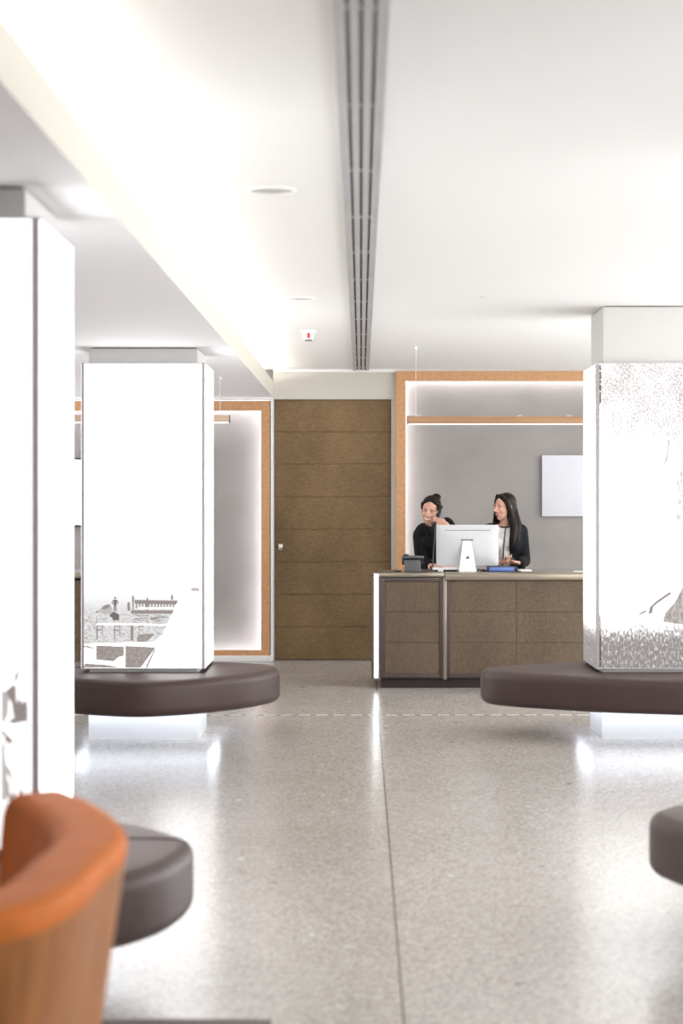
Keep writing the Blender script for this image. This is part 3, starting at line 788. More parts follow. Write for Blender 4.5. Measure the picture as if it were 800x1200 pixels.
# ------------------------------------------------------------------ things on the counter
def imac():
    Y = 17.90
    x0, x1 = PX(511, Y), PX(584, Y); zt, zb = PZ(615, Y), PZ(663, Y)
    t = thing('desktop_computer', 'silver desktop computer seen from behind on the reception desk', 'computer', ((x0+x1)/2, 17.84, CT))
    cx = (x0+x1)/2
    b = bmesh.new(); mb = MB()
    # back shell bulging towards the viewer, rounded rectangle rings
    def rr(hx, hz, r, y, cz):
        out = []
        for qx, qz, a0 in ((1, 1, 0), (-1, 1, 90), (-1, -1, 180), (1, -1, 270)):
            for k in range(5):
                a = math.radians(a0+90*k/4); out.append((cx+qx*(hx-r)+r*math.cos(a), y, cz+qz*(hz-r)+r*math.sin(a)))
        return out
    hx, hz, cz = (x1-x0)/2, (zt-zb)/2, (zt+zb)/2
    rings = [rr(hx, hz, .014, Y+.012, cz), rr(hx, hz, .014, Y+.004, cz), rr(hx-.012, hz-.012, .02, Y-.004, cz), rr(hx-.07, hz-.06, .04, Y-.022, cz), rr(hx-.15, hz-.10, .05, Y-.036, cz)]
    R = [[b.verts.new(p) for p in ring] for ring in rings]
    n = len(R[0])
    for A, B in zip(R, R[1:]):
        for i in range(n): b.faces.new((A[i], A[(i+1) % n], B[(i+1) % n], B[i]))
    b.faces.new(R[0][::-1]); b.faces.new(R[-1])
    bmesh.ops.recalc_face_normals(b, faces=b.faces[:]); mb._join(b)
    mb.build('back_shell', M['imac'], t, ang=25)
    MB().box(x0+.006, x1-.006, Y+.0125, Y+.014, zb+.05, zt-.006).build('screen', M['glass_black'], t)
    MB().box(cx-.19, cx+.19, Y-.0180, Y-.010, zt-.047, zt-.043).build('vent_slot', M['grey_plastic'], t)
    # stand: sloping trapezoid leg and foot
    sx = PX(547.5, 17.8)
    mb = MB(); b = bmesh.new()
    zt2 = PZ(633, 17.86)
    V = []
    for (w, y, z) in ((.034, 17.862, zt2), (.073, 17.752, CT+.001)):
        for (dx, dy) in ((-w, 0), (w, 0), (w, .009), (-w, .009)): V.append(b.verts.new((sx+dx, y+dy, z)))
    for q in ((0, 1, 5, 4), (1, 2, 6, 5), (2, 3, 7, 6), (3, 0, 4, 7), (0, 3, 2, 1), (4, 5, 6, 7)): b.faces.new([V[i] for i in q])
    bmesh.ops.recalc_face_normals(b, faces=b.faces[:]); mb._join(b)
    mb.box(sx-.073, sx+.073, 17.752, 17.93, CT+.0005, CT+.010, bev=.002)
    st = mb.build('stand', M['imac_stand'], t)
    R_ = Matrix.Rotation(math.atan2(.11, zt2-CT), 3, 'X')
    zz = PZ(654, 17.80)
    yy = 17.752+.11*(zz-CT)/(zt2-CT)
    mb = MB().ell((sx+.002, yy-.001, zz-.002), (.014, .004, .017), R_, sub=3)
    mb.ell((sx+.006, yy+.004, zz+.018), (.004, .003, .007), R_ @ Matrix.Rotation(-.5, 3, 'Y'), sub=2)
    mb.build('logo', M['grey_plastic'], st)
    MB().box(sx-.05, sx+.05, Y-.040, Y-.033, zt2-.004, zt2+.006).build('hinge', M['grey_plastic'], t)
imac()

def phone():
    t = thing('desk_telephone', 'black desk telephone at the end of the reception desk', 'telephone', (0.43, 17.74, CT))
    x0, x1 = PX(471, 17.72), PX(495, 17.72)
    # foot seen from behind, then the tilted body over it
    MB().prism([(x0+.022, CT+.001), (x1-.012, CT+.001), (x1-.020, CT+.105), (x0+.018, CT+.105)], 'y', 17.70, 17.79, bev=.004).build('stand', M['grey_plastic'], t)
    MB().box(x0, x1+.004, 17.665, 17.86, CT+.095, CT+.125, bev=.008, rot=(-.30, 0, 0), piv=(0, 17.72, CT+.11)).build('body', M['black_plastic'], t)
    MB().box(x0+.01, x0+.055, 17.68, 17.85, CT+.126, CT+.140, bev=.006, rot=(-.30, 0, 0), piv=(0, 17.72, CT+.11)).build('cradle', M['black_plastic'], t)
    mb = MB()
    for i in range(3):
        for j in range(4):
            mb.box(x0+.075+i*.024, x0+.091+i*.024, 17.765+j*.02, 17.778+j*.02, CT+.125, CT+.129, bev=.001, seg=1, rot=(-.30, 0, 0), piv=(0, 17.72, CT+.11))
    mb.build('keypad', M['grey_plastic'], t)
    MB().box(x0-.004, x1+.010, 17.655, 17.67, CT+.118, CT+.135, bev=.004).build('display_hood', M['grey_plastic'], t)
phone()

def flatbox(name, label, cat, mat, px0, px1, Y, d, z0, z1, rz=0, bev=.001, group=None):
    x0, x1 = PX(px0, Y), PX(px1, Y)
    o = MB().box(x0, x1, Y-d/2, Y+d/2, z0, z1, bev=bev, seg=1, rot=(0, 0, rz)).build(name, mat, None, ((x0+x1)/2, Y, z0))
    return tag(o, label, cat, group)
# binder: blue spine between black boards
t = thing('ring_binder', 'blue and black binder lying flat on the desk beside the computer', 'binder', (1.18, 17.90, CT))
x0, x1 = PX(570, 17.8), PX(606.5, 17.8)
MB().box(x0, x1, 17.765, 18.02, CT+.001, CT+.006, bev=.0015, seg=1).box(x0+.006, x1-.004, 17.775, 18.02, CT+.0385, CT+.0425, bev=.0015, seg=1).build('cover', M['navy'], t)
MB().box(x0, x0+.022, 17.767, 17.79, CT+.006, CT+.0385, bev=.003).build('spine_edge', M['navy'], t)
MB().box(x1-.03, x1, 17.767, 17.79, CT+.006, CT+.0385, bev=.003).build('spine_edge', M['navy'], t)
MB().box(x0+.022, x1-.03, 17.770, 17.79, CT+.006, CT+.0385, bev=.002).build('spine', M['blue'], t)
MB().box(x0+.03, x1-.02, 17.80, 18.01, CT+.008, CT+.038).build('paper_block', M['paper'], t)
flatbox('paper_sheets', 'white paper sheets lying beside the blue binder', 'papers', M['paper'], 607.5, 621, 17.95, .24, CT+.001, CT+.013, .05)
flatbox('leaflet', 'white leaflet on the desk next to the tree light box', 'leaflet', M['paper'], 672, 690, 17.75, .20, CT+.001, CT+.006, -.1)
t = thing('paper_tray', 'white paper stack with a pink sheet on the desk left of the computer stand', 'papers', (0.70, 17.86, CT))
x0, x1 = PX(507, 17.80), PX(538, 17.80)
MB().box(x0, x1, 17.80, 18.0, CT+.016, CT+.030, bev=.002, seg=1).build('sheets', M['paper'], t)
MB().box(x0+.085, x1+.01, 17.90, 18.06, CT+.0305, CT+.042, bev=.001, seg=1, rot=(0, 0, .12)).build('pink_sheet', M['pink_paper'], t)
MB().box(x0+.02, x1-.02, 17.82, 17.99, CT+.001, CT+.016, bev=.001, seg=1).build('stand', M['black_plastic'], t)
t = thing('card_reader', 'tiny white card reader under the white papers on the desk', 'card reader', (PX(516, 17.7), 17.72, CT))
MB().box(PX(513, 17.72), PX(519, 17.72), 17.71, 17.77, CT+.001, CT+.018, bev=.003).build('case', M['white_plastic'], t)
MB().box(PX(514.6, 17.72), PX(517.4, 17.72), 17.708, 17.712, CT+.007, CT+.011).build('slot', M['black_plastic'], t)
o = MB().tube(catmull([(PX(559, 17.78), 17.80, CT+.005), (PX(561, 17.78), 17.76, CT+.022), (PX(564, 17.78), 17.78, CT+.008), (PX(566, 17.78), 17.77, CT+.020), (PX(568.5, 17.78), 17.80, CT+.005), (PX(565, 17.78), 17.86, CT+.005)], 6, False), .005, 8).build('power_cable', M['black_plastic'], None, (PX(564, 17.78), 17.8, CT))
tag(o, 'curled black cable on the desk between computer stand and binder', 'cable')
t = thing('pen', 'small dark pen at the bare end of the reception desk', 'pen', (.31, 17.75, CT))
MB().tube([(.275, 17.74, CT+.006), (.33, 17.76, CT+.006)], .006, 10).build('barrel', M['black_plastic'], t)
MB().tube([(.33, 17.76, CT+.006), (.338, 17.763, CT+.006)], [.005, .0015], 10).build('tip', M['steel'], t)

# ------------------------------------------------------------------ the orange tub chair
def chair():
    t = thing('tub_chair', 'orange leather tub chair with a curved back, close to the viewer', 'chair', (-0.95, 3.95, 0))
    # outer edge of the shell: x, y, rim height
    path = [(-1.30, 4.70, .56), (-1.04, 4.84, .57), (-.90, 4.90, .59), (-.785, 4.93, .67), (-.705, 4.905, .868), (-.62, 4.79, .887), (-.525, 4.56, .886), (-.458, 4.26, .885), (-.468, 3.95, .885), (-.474, 3.76, .885),
            (-.497, 3.60, .885), (-.545, 3.47, .885), (-.63, 3.37, .883), (-.74, 3.32, .87), (-.83, 3.32, .70), (-.95, 3.33, .60), (-1.08, 3.36, .58), (-1.30, 3.46, .56)]
    P = catmull([Vector(p) for p in path], 6, False)
    N = len(P); th = 0.155
    cen = Vector((-.95, 3.95, 0))
    b = bmesh.new(); rings = []
    for i, p in enumerate(P):
        tg = P[min(i+1, N-1)]-P[max(i-1, 0)]; tg.z = 0; tg.normalize()
        nn = Vector((tg.y, -tg.x, 0))
        if nn.dot(Vector((p.x, p.y, 0))-cen) < 0: nn = -nn
        q = Vector((p.x, p.y, 0)); z = p.z
        prof = [(-.125, .13), (-.075, .40), (-.012, z-.05)]
        for k in range(0, 7):
            a = PI/2*k/6; prof.append((-.034+.030*math.cos(a)-.004, z-.026+.026*math.sin(a)))
        for k in range(0, 7):
            a = PI/2*k/6; prof.append((-th+.04-.04*math.sin(a), z-.035+.035*math.cos(a)))
        prof += [(-th-.006, z-.08), (-th-.03, .42), (-th-.03, .13)]
        rings.append([b.verts.new(q+nn*d+Vector((0, 0, h))) for d, h in prof])
    K = len(rings[0])
    for A, B in zip(rings, rings[1:]):
        for k in range(K): b.faces.new((A[k], A[(k+1) % K], B[(k+1) % K], B[k]))
    outer = lambda i: i < (N-1)*K and i % K in (0, 1)
    b.faces.new(rings[0]); b.faces.new(rings[-1][::-1])
    bmesh.ops.recalc_face_normals(b, faces=b.faces[:])
    mb = MB(); mb._join(b)
    sh = mb.build('shell', [M['leather'], M['chair_outer']], t, ang=40)
    for k, p in enumerate(sh.data.polygons):
        if outer(p.index): p.material_index = 1
    # welt seam on the outer rim edge
    pth = []
    for i, p in enumerate(P): pth.append(rings and None)
    MB().box(-1.36, -.67, 3.52, 4.72, .30, .46, bev=.05, seg=4).build('seat', M['leather'], t, ang=60)
    MB().box(-1.30, -.64, 3.50, 4.72, .12, .30, bev=.02).build('base', M['dark_wood'], t)
    for x, y in ((-1.24, 3.56), (-1.24, 4.64), (-.70, 3.56), (-.70, 4.64)):
        MB().tube([(x, y, .12), (x, y, .0075)], [.025, .017], 16).build('leg', M['dark_wood'], t)
chair()
o = MB().box(-3.2, -0.266, 1.2, 6.335, 0.0005, 0.007, bev=.002).build('rug', pmat('rug_grey', (0.17, 0.15, 0.14), 0.95, spec=0.1, vary=0.2, vscale=(300, 300, 300)), None, (-1.7, 3.8, 0))
tag(o, 'dark grey rug under the orange chair, its far edge at the picture bottom', 'rug')

# ------------------------------------------------------------------ people
def Rz(d): return Matrix.Rotation(math.radians(d), 3, 'Z')
def Rx(d): return Matrix.Rotation(math.radians(d), 3, 'X')
def Ry(d): return Matrix.Rotation(math.radians(d), 3, 'Y')

def head_prims(mb, c, R, s=1.0):
    """head facing local -Y; c = middle of the head"""
    def T(p): return c + R @ (Vector(p)*s)
    def E(p, r, rot=None): mb.ell(T(p), [q*s for q in r], R @ rot if rot is not None else R)
    E((0, .018, .030), (.072, .092, .082)); E((0, -.022, -.030), (.058, .066, .078))
    E((0, -.052, -.092), (.027, .026, .020)); E((0, -.03, -.075), (.046, .045, .034))
    for q in (-1, 1):
        E((q*.034, -.052, -.030), (.026, .026, .024)); E((q*.073, .012, -.012), (.009, .020, .030))
        E((q*.028, -.071, .022), (.026, .015, .010)); E((q*.011, -.096, -.033), (.009, .010, .008))
    mb.cap(T((0, -.082, .010)), .009*s, T((0, -.112, -.026)), .0115*s)
    E((0, -.076, -.062), (.026, .016, .018))

def hand_prims(mb, wrist, fwd, palm_n, thumb_side, curl=(30, 35, 25), spread=6, thumb=(35, 20), s=1.0):
    """fwd: wrist->knuckles, palm_n: out of the palm, thumb_side: towards the thumb"""
    f = Vector(fwd).normalized(); n = Vector(palm_n); n = (n - f*n.dot(f)).normalized()
    x = Vector(thumb_side); x = (x - f*x.dot(f) - n*x.dot(n)).normalized()
    w = Vector(wrist)
    R = Matrix((x, f, n)).transposed()
    for off in (-.024, -.008, .008, .024):
        mb.cap(w + x*off*.7 + f*.012, .014*s, w + x*off*1.15 + f*.078, .0115*s)
    L = {-1.5: (.030, .020, .016), -.5: (.038, .025, .019), .5: (.042, .028, .020), 1.5: (.038, .024, .018)}
    tips = []
    for k, (a, b, c) in L.items():
        p = w + x*(k*.0185) + f*(.086 - abs(k-.5)*.004)
        d = (f + x*math.tan(math.radians(spread*k/1.5))*1.0).normalized()
        ang = 0
        for seg, cu, r in zip((a, b, c), curl, (.0088, .0080, .0072)):
            ang += math.radians(cu)
            q = p + (d*math.cos(ang) + n*math.sin(ang))*seg*s
            mb.cap(p, r*s, q, (r-.0006)*s, 10); p = q
        tips.append(p)
    p = w + x*.022 + f*.022; d = (x*.75 + f*.75).normalized(); ang = math.radians(thumb[0])
    for seg, r in ((.040, .0115), (.030, .0095), (.024, .0085)):
        q = p + (d*math.cos(ang) + n*math.sin(ang))*seg*s
        mb.cap(p, r*s, q, (r-.0012)*s, 10); p = q; ang += math.radians(thumb[1]); d = (d*.8 + f*.5).normalized()
    return tips

def face_parts(person, c, R, s, smile, bvh):
    def T(p): return c + R @ (Vector(p)*s)
    fwd = R @ Vector((0, -1, 0))
    def surf(x, z, lift=0.0):
        o = T((x, -.3, z)); h = bvh.ray_cast(o, -fwd, 1.0)
        p = h[0] if h[0] is not None else T((x, -.09, z))
        return p + fwd*lift
    for q in (-1, 1):
        p = surf(q*.029, .002, -.0030)
        e = MB().ell(p, (.0118*s, .0055*s, .0070*s), R).build('eye', M['eye_white'], person)
        MB().ell(p+fwd*.0038*s, (.0060*s, .0028*s, .0062*s), R).build('iris', M['iris'], e)
        lid = [surf(q*(.029+dx), .002+.0080-dx*dx*26, .0005) for dx in (-.012, -.008, -.003, .003, .008, .012)]
        MB().tube(lid, .0015*s, 6).build('eyelash', M['hair'], person)
        br = [surf(q*(.028+dx), .027-(dx-.003)**2*20, -.0004) for dx in (-.016, -.011, -.005, .002, .009, .015)]
        MB().tube(br, [.0016, .0024, .0026, .0024, .0020, .0012], 8).build('eyebrow', M['hair'], person)
    w = .027 if smile else .024
    def mouth(k, z0, up): return [surf(t_*w, z0+up*t_*t_, .0005) for t_ in (-1, -.66, -.33, 0, .33, .66, 1)]
    rr = [.0012, .0036, .0044, .0046, .0044, .0036, .0012]
    if smile:
        MB().tube(mouth(0, -.0635, .010), [x*1.5 for x in rr], 8).build('teeth', M['teeth'], person)
    mb = MB(); mb.tube(mouth(0, -.0585 if smile else -.0615, .006 if smile else .0075), [x*.62 for x in rr], 8); mb.tube(mouth(0, -.0715 if smile else -.0670, .016 if smile else .0125), [x*(.9 if smile else .68) for x in rr], 8)
    mb.build('lips', M['lips'], person)

def shell_cut(o, planes, cond):
    """cut clean along planes, delete faces for which cond(centre) holds, give the cloth thickness"""
    b = bmesh.new(); b.from_mesh(o.data)
    off = wloc(o)
    for co, no in planes:
        bmesh.ops.bisect_plane(b, geom=b.verts[:]+b.edges[:]+b.faces[:], plane_co=Vector(co)-off, plane_no=Vector(no))
    dele = [f for f in b.faces if cond(f.calc_center_median()+off)]
    bmesh.ops.delete(b, geom=dele, context='FACES')
    b.to_mesh(o.data); b.free()
    m = o.modifiers.new('s', 'SOLIDIFY'); m.thickness = 0.006; m.offset = -1
    apply_mods(o)

def person_build(label, pose, hair_fn, clothes_fn):
    P = {k: Vector(v) if not isinstance(v, (float, int, str, Matrix)) else v for k, v in pose.items()}
    root = P['root']
    def torso(mb, g=0.0):
        # pelvis, waist, ribs, chest, shoulders as overlapping ellipsoids
        R = P['torsoR']
        mb.ell(P['pelvis'], (.150+g, .105+g, .11+g), R); mb.ell(P['waist'], (.120+g, .090+g, .12+g), R)
        mb.ell(P['chest'], (.140+g, .100+g, .15+g), R)
        mb.ell(P['upper'], (.150+g, .085+g, .085+g), R)
        for q in (-1, 1): mb.ell(P['chest'] + R @ Vector((q*.062, -.070, -.01)), (.060+g, .052+g, .055+g), R)
        mb.cap(P['pelvis'], .10+g, P['chest'], .095+g)
        for k in ('shR', 'shL'):
            mb.cap(P['neck'] + Vector((0, .012, -.035)), .046+g, P[k], .052+g)
    def arm(mb, side, g=0.0, to=1.0):
        a, e, w = P['sh'+side], P['el'+side], P['wr'+side]
        mb.cap(a, .052+g, e, .038+g); mb.cap(e, .038+g, e+(w-e)*to, (.026 if to >= 1 else .032)+g)
    def legs(mb, g=0.0, low=1.0):
        for q, k in ((-1, 'ftR'), (1, 'ftL')):
            hip = P['pelvis'] + P['torsoR'] @ Vector((q*.085, 0, -.04)); ft = P[k]
            kn = (hip+ft)/2 + Vector((0, -.03, .02))
            mb.cap(hip, .085+g, kn, .058+g); mb.cap(kn, .055+g, kn+(ft-kn)*low, .036+g)
    mb = MB()
    torso(mb); arm(mb, 'R'); arm(mb, 'L'); legs(mb)
    for k in ('ftR', 'ftL'): mb.cap(P[k], .034, P[k]+Vector((0, -.13, -.028)), .026)
    mb.cap(P['neck']+Vector((0, .01, -.03)), .052, P['head']+P['headR'] @ Vector((0, .022, -.05)), .050)
    head_prims(mb, P['head'], P['headR'], P['hs'])
    hold = clothes_fn('hands', P, mb=mb)
    body = mb.build('person', M['skin'], None, root)
    remesh(body, .0048, 3)
    tag(body, label, 'person')
    dg = bpy.context.evaluated_depsgraph_get()
    b = bmesh.new(); b.from_mesh(body.data)
    for v in b.verts: v.co += root
    bvh = BVHTree.FromBMesh(b); b.free()
    face_parts(body, P['head'], P['headR'], P['hs'], P['smile'], bvh)
    hair_fn(body, P)
    clothes_fn('wear', P, body=body, torso=torso, arm=arm, legs=legs)
    for k in ('ftR', 'ftL'):
        f = P[k]
        MB().ell((f.x, f.y-.06, .040), (.048, .125, .042)).box(f.x-.035, f.x+.035, f.y+.0, f.y+.06, 0.0, .04, bev=.006).box(f.x-.04, f.x+.04, f.y-.17, f.y-.04, 0.0, .02, bev=.008).build('shoe', M['black_plastic'], body)
    return body

# --- woman on the telephone
Y1 = 18.74
H1R = Rz(-12) @ Ry(9) @ Rx(10)
pose1 = dict(root=(.66, Y1+.05, 0), torsoR=Rz(8) @ Ry(6), pelvis=(.68, Y1+.06, .90), waist=(.67, Y1+.05, 1.02), chest=(.645, Y1+.02, 1.17), upper=(.635, Y1+.01, 1.255),
             neck=(.628, Y1-.01, 1.315), head=(.605, Y1-.075, 1.452), headR=H1R, hs=1.03, smile=1,
             shR=(.520, Y1-.01, 1.235), elR=(.525, Y1-.06, 1.00), wrR=(.60, Y1-.25, .985), shL=(.752, Y1+.05, 1.325), elL=(.865, Y1-.10, 1.13), wrL=(.738, Y1-.235, 1.328),
             ftR=(.60, Y1+.06, .06), ftL=(.77, Y1+.06, .06))
HS0, HS1 = Vector((.688, Y1-.125, 1.478)), Vector((.640, Y1-.215, 1.338))
def hair1(body, P):
    c, R, s = P['head'], P['headR'], P['hs']
    T = lambda p: c + R @ (Vector(p)*s)
    mb = MB()
    mb.ell(T((0, .034, .046)), (.082*s, .090*s, .080*s), R); mb.ell(T((0, .05, .01)), (.078*s, .075*s, .085*s), R)
    for q in (-1, 1): mb.cap(T((q*.066, -.020, .052)), .020*s, T((q*.073, .012, .000)), .013*s)
    mb.cap(T((-.04, -.030, .078)), .022*s, T((.04, -.030, .078)), .022*s)
    mb.ell(T((.026, .070, .108)), (.040*s, .042*s, .032*s), R)
    o = mb.build('hair', M['hair'], body); remesh(o, .006, 4)
def clothes1(what, P, mb=None, body=None, torso=None, arm=None, legs=None):
    if what == 'hands':
        ax = (HS1-HS0).normalized()
        mid = HS0.lerp(HS1, .60)
        # left hand closes round the handset from the far side, fingers towards the viewer's left
        fwd = (mid + Vector((.012, .012, .0)) - P['wrL'])
        hand_prims(mb, P['wrL'], Vector((-.86, -.02, .30)), Vector((.1, 1, .0)), Vector((.35, 0, .9)), (30, 55, 45), 4, (55, 25), .92)
        hand_prims(mb, P['wrR'], Vector((.5, -.8, -.12)), Vector((0, 0, -1)), Vector((-.6, -.2, 0)), (12, 20, 15), 7, (10, 10), .95)
        return
    mb_ = MB(); torso(mb_, .006)
    o = mb_.build('blouse', M['black_cloth'], body); remesh(o, .009, 4)
    mb_ = MB(); torso(mb_, .017); arm(mb_, 'R', .017, .93); arm(mb_, 'L', .017, .80)
    j = mb_.build('jacket', M['jacket'], body); remesh(j, .008, 4)
    n_ = P['neck']
    shell_cut(j, [(n_+Vector((-.05, 0, 0)), (1, 0, .45)), (n_+Vector((.05, 0, 0)), (1, 0, -.45)), (n_+Vector((0, 0, .012)), (0, -.35, 1))],
              lambda p: (p.y < n_.y+.02 and abs(p.x-n_.x) < .05+(p.z-n_.z)*.45) or ((p-n_-Vector((0, 0, .012))).dot(Vector((0, -.35, 1))) > 0 and abs(p.x-n_.x) < .09))
    # upturned collar
    mbc = MB()
    pts = [(-.03, -.125, -.14), (-.058, -.085, -.05), (-.070, -.02, .0), (-.05, .05, .018), (0, .065, .022), (.05, .05, .018), (.070, -.02, .0), (.058, -.085, -.05), (.03, -.125, -.14)]
    pts = catmull([P['neck']+Vector(p)*1.02 for p in pts], 5, False)
    mbc.tube(pts, [.010+.006*math.sin(PI*i/(len(pts)-1)) for i in range(len(pts))], 8)
    mbc.build('collar', M['jacket'], j)
    mb_ = MB(); legs(mb_, .014, .97)
    mb_.ell(P['pelvis'], (.160, .115, .10), P['torsoR'])
    o = mb_.build('trousers', M['black_cloth'], body); remesh(o, .012, 4)
    # white shirt cuff of the raised arm
    e, w = P['elL'], P['wrL']; d = (w-e).normalized(); a = e+(w-e)*.80
    MB().tube([a-d*.01, a+d*.012], .040, 16).build('cuff', M['blouse'], body)
person_build('woman in a black jacket smiling while holding a telephone handset to her ear', pose1, hair1, clothes1)

# handset in her hand
t = thing('telephone_handset', 'black telephone handset held to the smiling woman\'s ear', 'handset', tuple(HS1))
ax = (HS1-HS0).normalized()
out = Vector((.55, -.75, .25)); out = (out-ax*out.dot(ax)).normalized()
hp = [HS0+out*.004, HS0.lerp(HS1, .25)+out*.018, HS0.lerp(HS1, .5)+out*.022, HS0.lerp(HS1, .75)+out*.018, HS1+out*.004]
MB().tube(catmull(hp, 5, False), .0135, 12).build('grip', M['black_plastic'], t)
for nm, p in (('earpiece', HS0), ('mouthpiece', HS1)):
    MB().tube([p-out*.020, p+out*.012], [.026, .022], 18).ell(p+out*.010, (.021, .021, .021), sub=2).build(nm, M['black_plastic'], t)
cp = catmull([HS1+Vector((0, 0, -.02)), HS1+Vector((.0, -.05, -.10)), (.625, 18.36, 1.12), (.615, 18.2, 1.03), (.60, 18.05, .975), (.56, 17.92, CT+.012), (.50, 17.84, CT+.014), (.47, 17.81, CT+.03)], 40, False)
coil = []
for i, p in enumerate(cp):
    a = i*1.1; tg = (cp[min(i+1, len(cp)-1)]-cp[max(i-1, 0)]).normalized(); u = tg.orthogonal().normalized(); v_ = tg.cross(u)
    coil.append(p+(u*math.cos(a)+v_*math.sin(a))*.005)
MB().tube(coil, .0028, 6).build('coiled_cord', M['grey_plastic'], t)

# --- woman looking across
Y2 = 18.76
H2R = Rz(-52) @ Rx(4)
pose2 = dict(root=(1.28, Y2+.05, 0), torsoR=Rz(-14), pelvis=(1.29, Y2+.05, .90), waist=(1.285, Y2+.04, 1.02), chest=(1.275, Y2+.02, 1.17), upper=(1.27, Y2+.02, 1.26),
             neck=(1.268, Y2+.0, 1.325), head=(1.252, Y2-.03, 1.482), headR=H2R, hs=1.0, smile=0,
             shR=(1.125, Y2-.03, 1.27), elR=(1.085, Y2-.08, 1.02), wrR=(1.195, Y2-.27, 1.0), shL=(1.400, Y2+.04, 1.265), elL=(1.435, Y2+.0, 1.01), wrL=(1.370, Y2-.24, .995),
             ftR=(1.20, Y2+.05, .06), ftL=(1.38, Y2+.05, .06))
def hair2(body, P):
    c, R, s = P['head'], P['headR'], P['hs']
    T = lambda p: c + R @ (Vector(p)*s)
    mb = MB()
    mb.ell(T((0, .034, .044)), (.083, .092, .082), R); mb.ell(T((0, .052, -.01)), (.080, .078, .10), R)
    # side curtains framing the face, then the length down the back and over the shoulder
    for q in (-1, 1):
        mb.cap(T((q*.018, -.048, .100)), .020, T((q*.068, -.022, .045)), .022)
        mb.cap(T((q*.068, -.022, .045)), .022, T((q*.079, .012, -.06)), .026)
        mb.cap(T((q*.079, .012, -.06)), .026, T((q*.070, .035, -.17)), .030)
    base = Vector((1.335, Y2+.00, 1.33))
    for (x0, y0, z0), (x1, y1, z1), r0, r1 in (
            ((1.300, Y2-.045, 1.44), (1.335, Y2-.105, 1.30), .036, .034), ((1.335, Y2-.105, 1.30), (1.330, Y2-.118, 1.17), .034, .018),
            ((1.335, Y2-.01, 1.46), (1.375, Y2-.05, 1.32), .040, .036), ((1.375, Y2-.05, 1.32), (1.370, Y2-.105, 1.19), .034, .018),
            ((1.31, Y2+.06, 1.44), (1.34, Y2+.10, 1.28), .050, .048), ((1.25, Y2+.06, 1.44), (1.25, Y2+.11, 1.24), .050, .045), ((1.195, Y2+.0, 1.44), (1.18, Y2+.06, 1.30), .030, .026), ((1.34, Y2+.02, 1.42), (1.385, Y2+.05, 1.31), .036, .028)):
        mb.cap((x0, y0, z0), r0, (x1, y1, z1), r1)
    o = mb.build('hair', M['hair'], body); remesh(o, .006, 5)
def clothes2(what, P, mb=None, body=None, torso=None, arm=None, legs=None):
    if what == 'hands':
        hand_prims(mb, P['wrL'], Vector((-.80, -.50, .12)), Vector((-.1, .2, 1)), Vector((-.4, .7, 0)), (22, 35, 30), 6, (45, 25), .95)
        hand_prims(mb, P['wrR'], Vector((.45, -.85, .02)), Vector((.1, 0, 1)), Vector((-.8, -.4, 0)), (18, 30, 25), 6, (40, 20), .95)
        return
    mb_ = MB(); torso(mb_, .007)
    o = mb_.build('blouse', M['blouse'], body); remesh(o, .008, 4)
    nk = P['neck']+Vector((0, 0, -.004))
    shell_cut(o, [(nk, (0, -.30, 1))], lambda p: (p-nk).dot(Vector((0, -.30, 1))) > 0 and (p-nk).xy.length < .11)
    b = bmesh.new(); b.from_mesh(o.data)
    r0 = Vector(P['root'])
    for v in b.verts: v.co += r0
    bvh = BVHTree.FromBMesh(b); b.free()
    fr = P['torsoR'] @ Vector((0, -1, 0)); rt = P['torsoR'] @ Vector((1, 0, 0))
    def surf(x, z, lift=.001):
        p0 = P['chest']+rt*x+fr*.5; p0.z = z
        h = bvh.ray_cast(p0, -fr, 1.0)
        return (h[0] if h[0] is not None else p0-fr*.4)+fr*lift
    MB().tube([surf(.012-.03*(1.30-z)/.35, z, .002) for z in [1.305-.012*i for i in range(32)]], .0055, 6).build('placket', M['black_cloth'], o)
    n_ = P['neck']
    ring = [n_+P['torsoR'] @ Vector((.068*math.cos(a), .070*math.sin(a)+.004, .000+.022*math.sin(a))) for a in [2*PI*i/28 for i in range(29)]]
    MB().tube(ring, .0065, 8).build('neck_trim', M['black_cloth'], o)
    mb_ = MB(); torso(mb_, .019); arm(mb_, 'R', .018, .90); arm(mb_, 'L', .018, .90)
    j = mb_.build('jacket', M['jacket'], body); remesh(j, .008, 4)
    lt = P['chest']-rt*.058+rt*.006; rr_ = P['chest']+rt*.052
    shell_cut(j, [(lt, rt), (rr_, rt), (n_+Vector((0, 0, -.008)), (0, -.25, 1))],
              lambda p: ((p-lt).dot(rt) > 0 and (p-rr_).dot(rt) < 0 and (p-P['chest']).dot(fr) > .0 and p.z > .80) or
                        ((p-n_-Vector((0, 0, -.008))).dot(Vector((0, -.25, 1))) > 0 and abs((p-n_).dot(rt)) < .075))
    mb_ = MB(); legs(mb_, .014, .97)
    mb_.ell(P['pelvis'], (.160, .115, .10), P['torsoR'])
    o = mb_.build('trousers', M['black_cloth'], body); remesh(o, .012, 4)
person_build('long haired woman in a black jacket and white blouse looking at her colleague', pose2, hair2, clothes2)
t = thing('mobile_phone', 'black mobile phone held in the long haired woman\'s hands above the desk', 'mobile phone', (1.275, Y2-.31, 1.025))
R = (-.35, .05, .15)
MB().box(1.225, 1.325, Y2-.345, Y2-.285, 1.026, 1.036, bev=.004, rot=R).build('case', M['black_plastic'], t)
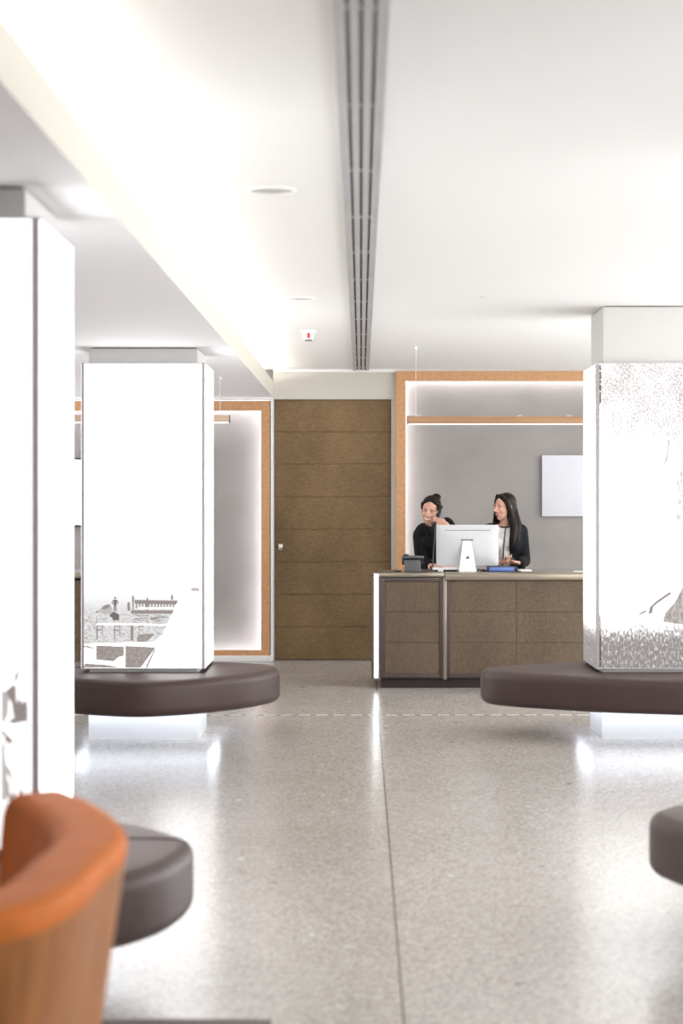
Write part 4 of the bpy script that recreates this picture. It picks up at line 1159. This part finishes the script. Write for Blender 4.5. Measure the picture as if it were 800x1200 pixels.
MB().box(1.230, 1.320, Y2-.341, Y2-.289, 1.0362, 1.0368, rot=R, piv=(1.275, Y2-.315, 1.031)).build('screen', M['glass_black'], t)

# ------------------------------------------------------------------ fill lights added at the unseen side and front walls
def area(name, loc, rot, sx, sy, power, col=(1, 1, 1)):
    l = bpy.data.lights.new(name, 'AREA'); l.shape = 'RECTANGLE'; l.size = sx; l.size_y = sy; l.energy = power; l.color = col
    o = bpy.data.objects.new(name, l); COL.objects.link(o); o.location = loc; o.rotation_euler = rot
    return o
area('daylight_side', (XR-0.02, 11.6, 1.5), (0, PI/2, 0), 2.2, 16.8, 500, (0.97, 0.985, 1))  # added fill for ceiling and floor, no known source there
area('daylight_far_side', (XL+0.02, 18.5, 1.4), (0, -PI/2, 0), 2.2, 3.4, 75, (0.97, 0.985, 1))  # added fill that brightens the niche beside the door
area('daylight_front', (0, YF+0.05, 1.35), (PI/2, 0, PI), 8.4, 2.5, 5, (0.97, 0.985, 1))  # weak fill added behind the camera
w = bpy.data.worlds.new('world'); S.world = w; w.use_nodes = True
w.node_tree.nodes['Background'].inputs['Color'].default_value = (0.9, 0.95, 1, 1)
w.node_tree.nodes['Background'].inputs['Strength'].default_value = 0.5

# ------------------------------------------------------------------ camera
cd = bpy.data.cameras.new('camera'); cam = bpy.data.objects.new('camera', cd); COL.objects.link(cam)
cam.location = (0, 0, CAMZ); cam.rotation_euler = (PI/2, 0, 0)
cd.sensor_fit = 'VERTICAL'; cd.sensor_height = 36; cd.lens = 36*F/1200
cd.shift_x = -(VX-400)/1200; cd.shift_y = (VY-600)/1200
cd.clip_start = 0.1; cd.clip_end = 100
cd.dof.use_dof = True; cd.dof.focus_distance = 18.2; cd.dof.aperture_fstop = 2.8
S.camera = cam

S.view_settings.view_transform = 'Standard'; S.view_settings.look = 'None'
S.view_settings.exposure = 0.0; S.view_settings.gamma = 1; S.view_settings.use_curve_mapping = False
S.cycles.use_denoising = True
S.cycles.max_bounces = 10; S.cycles.diffuse_bounces = 6; S.cycles.glossy_bounces = 4
S.cycles.sample_clamp_indirect = 8
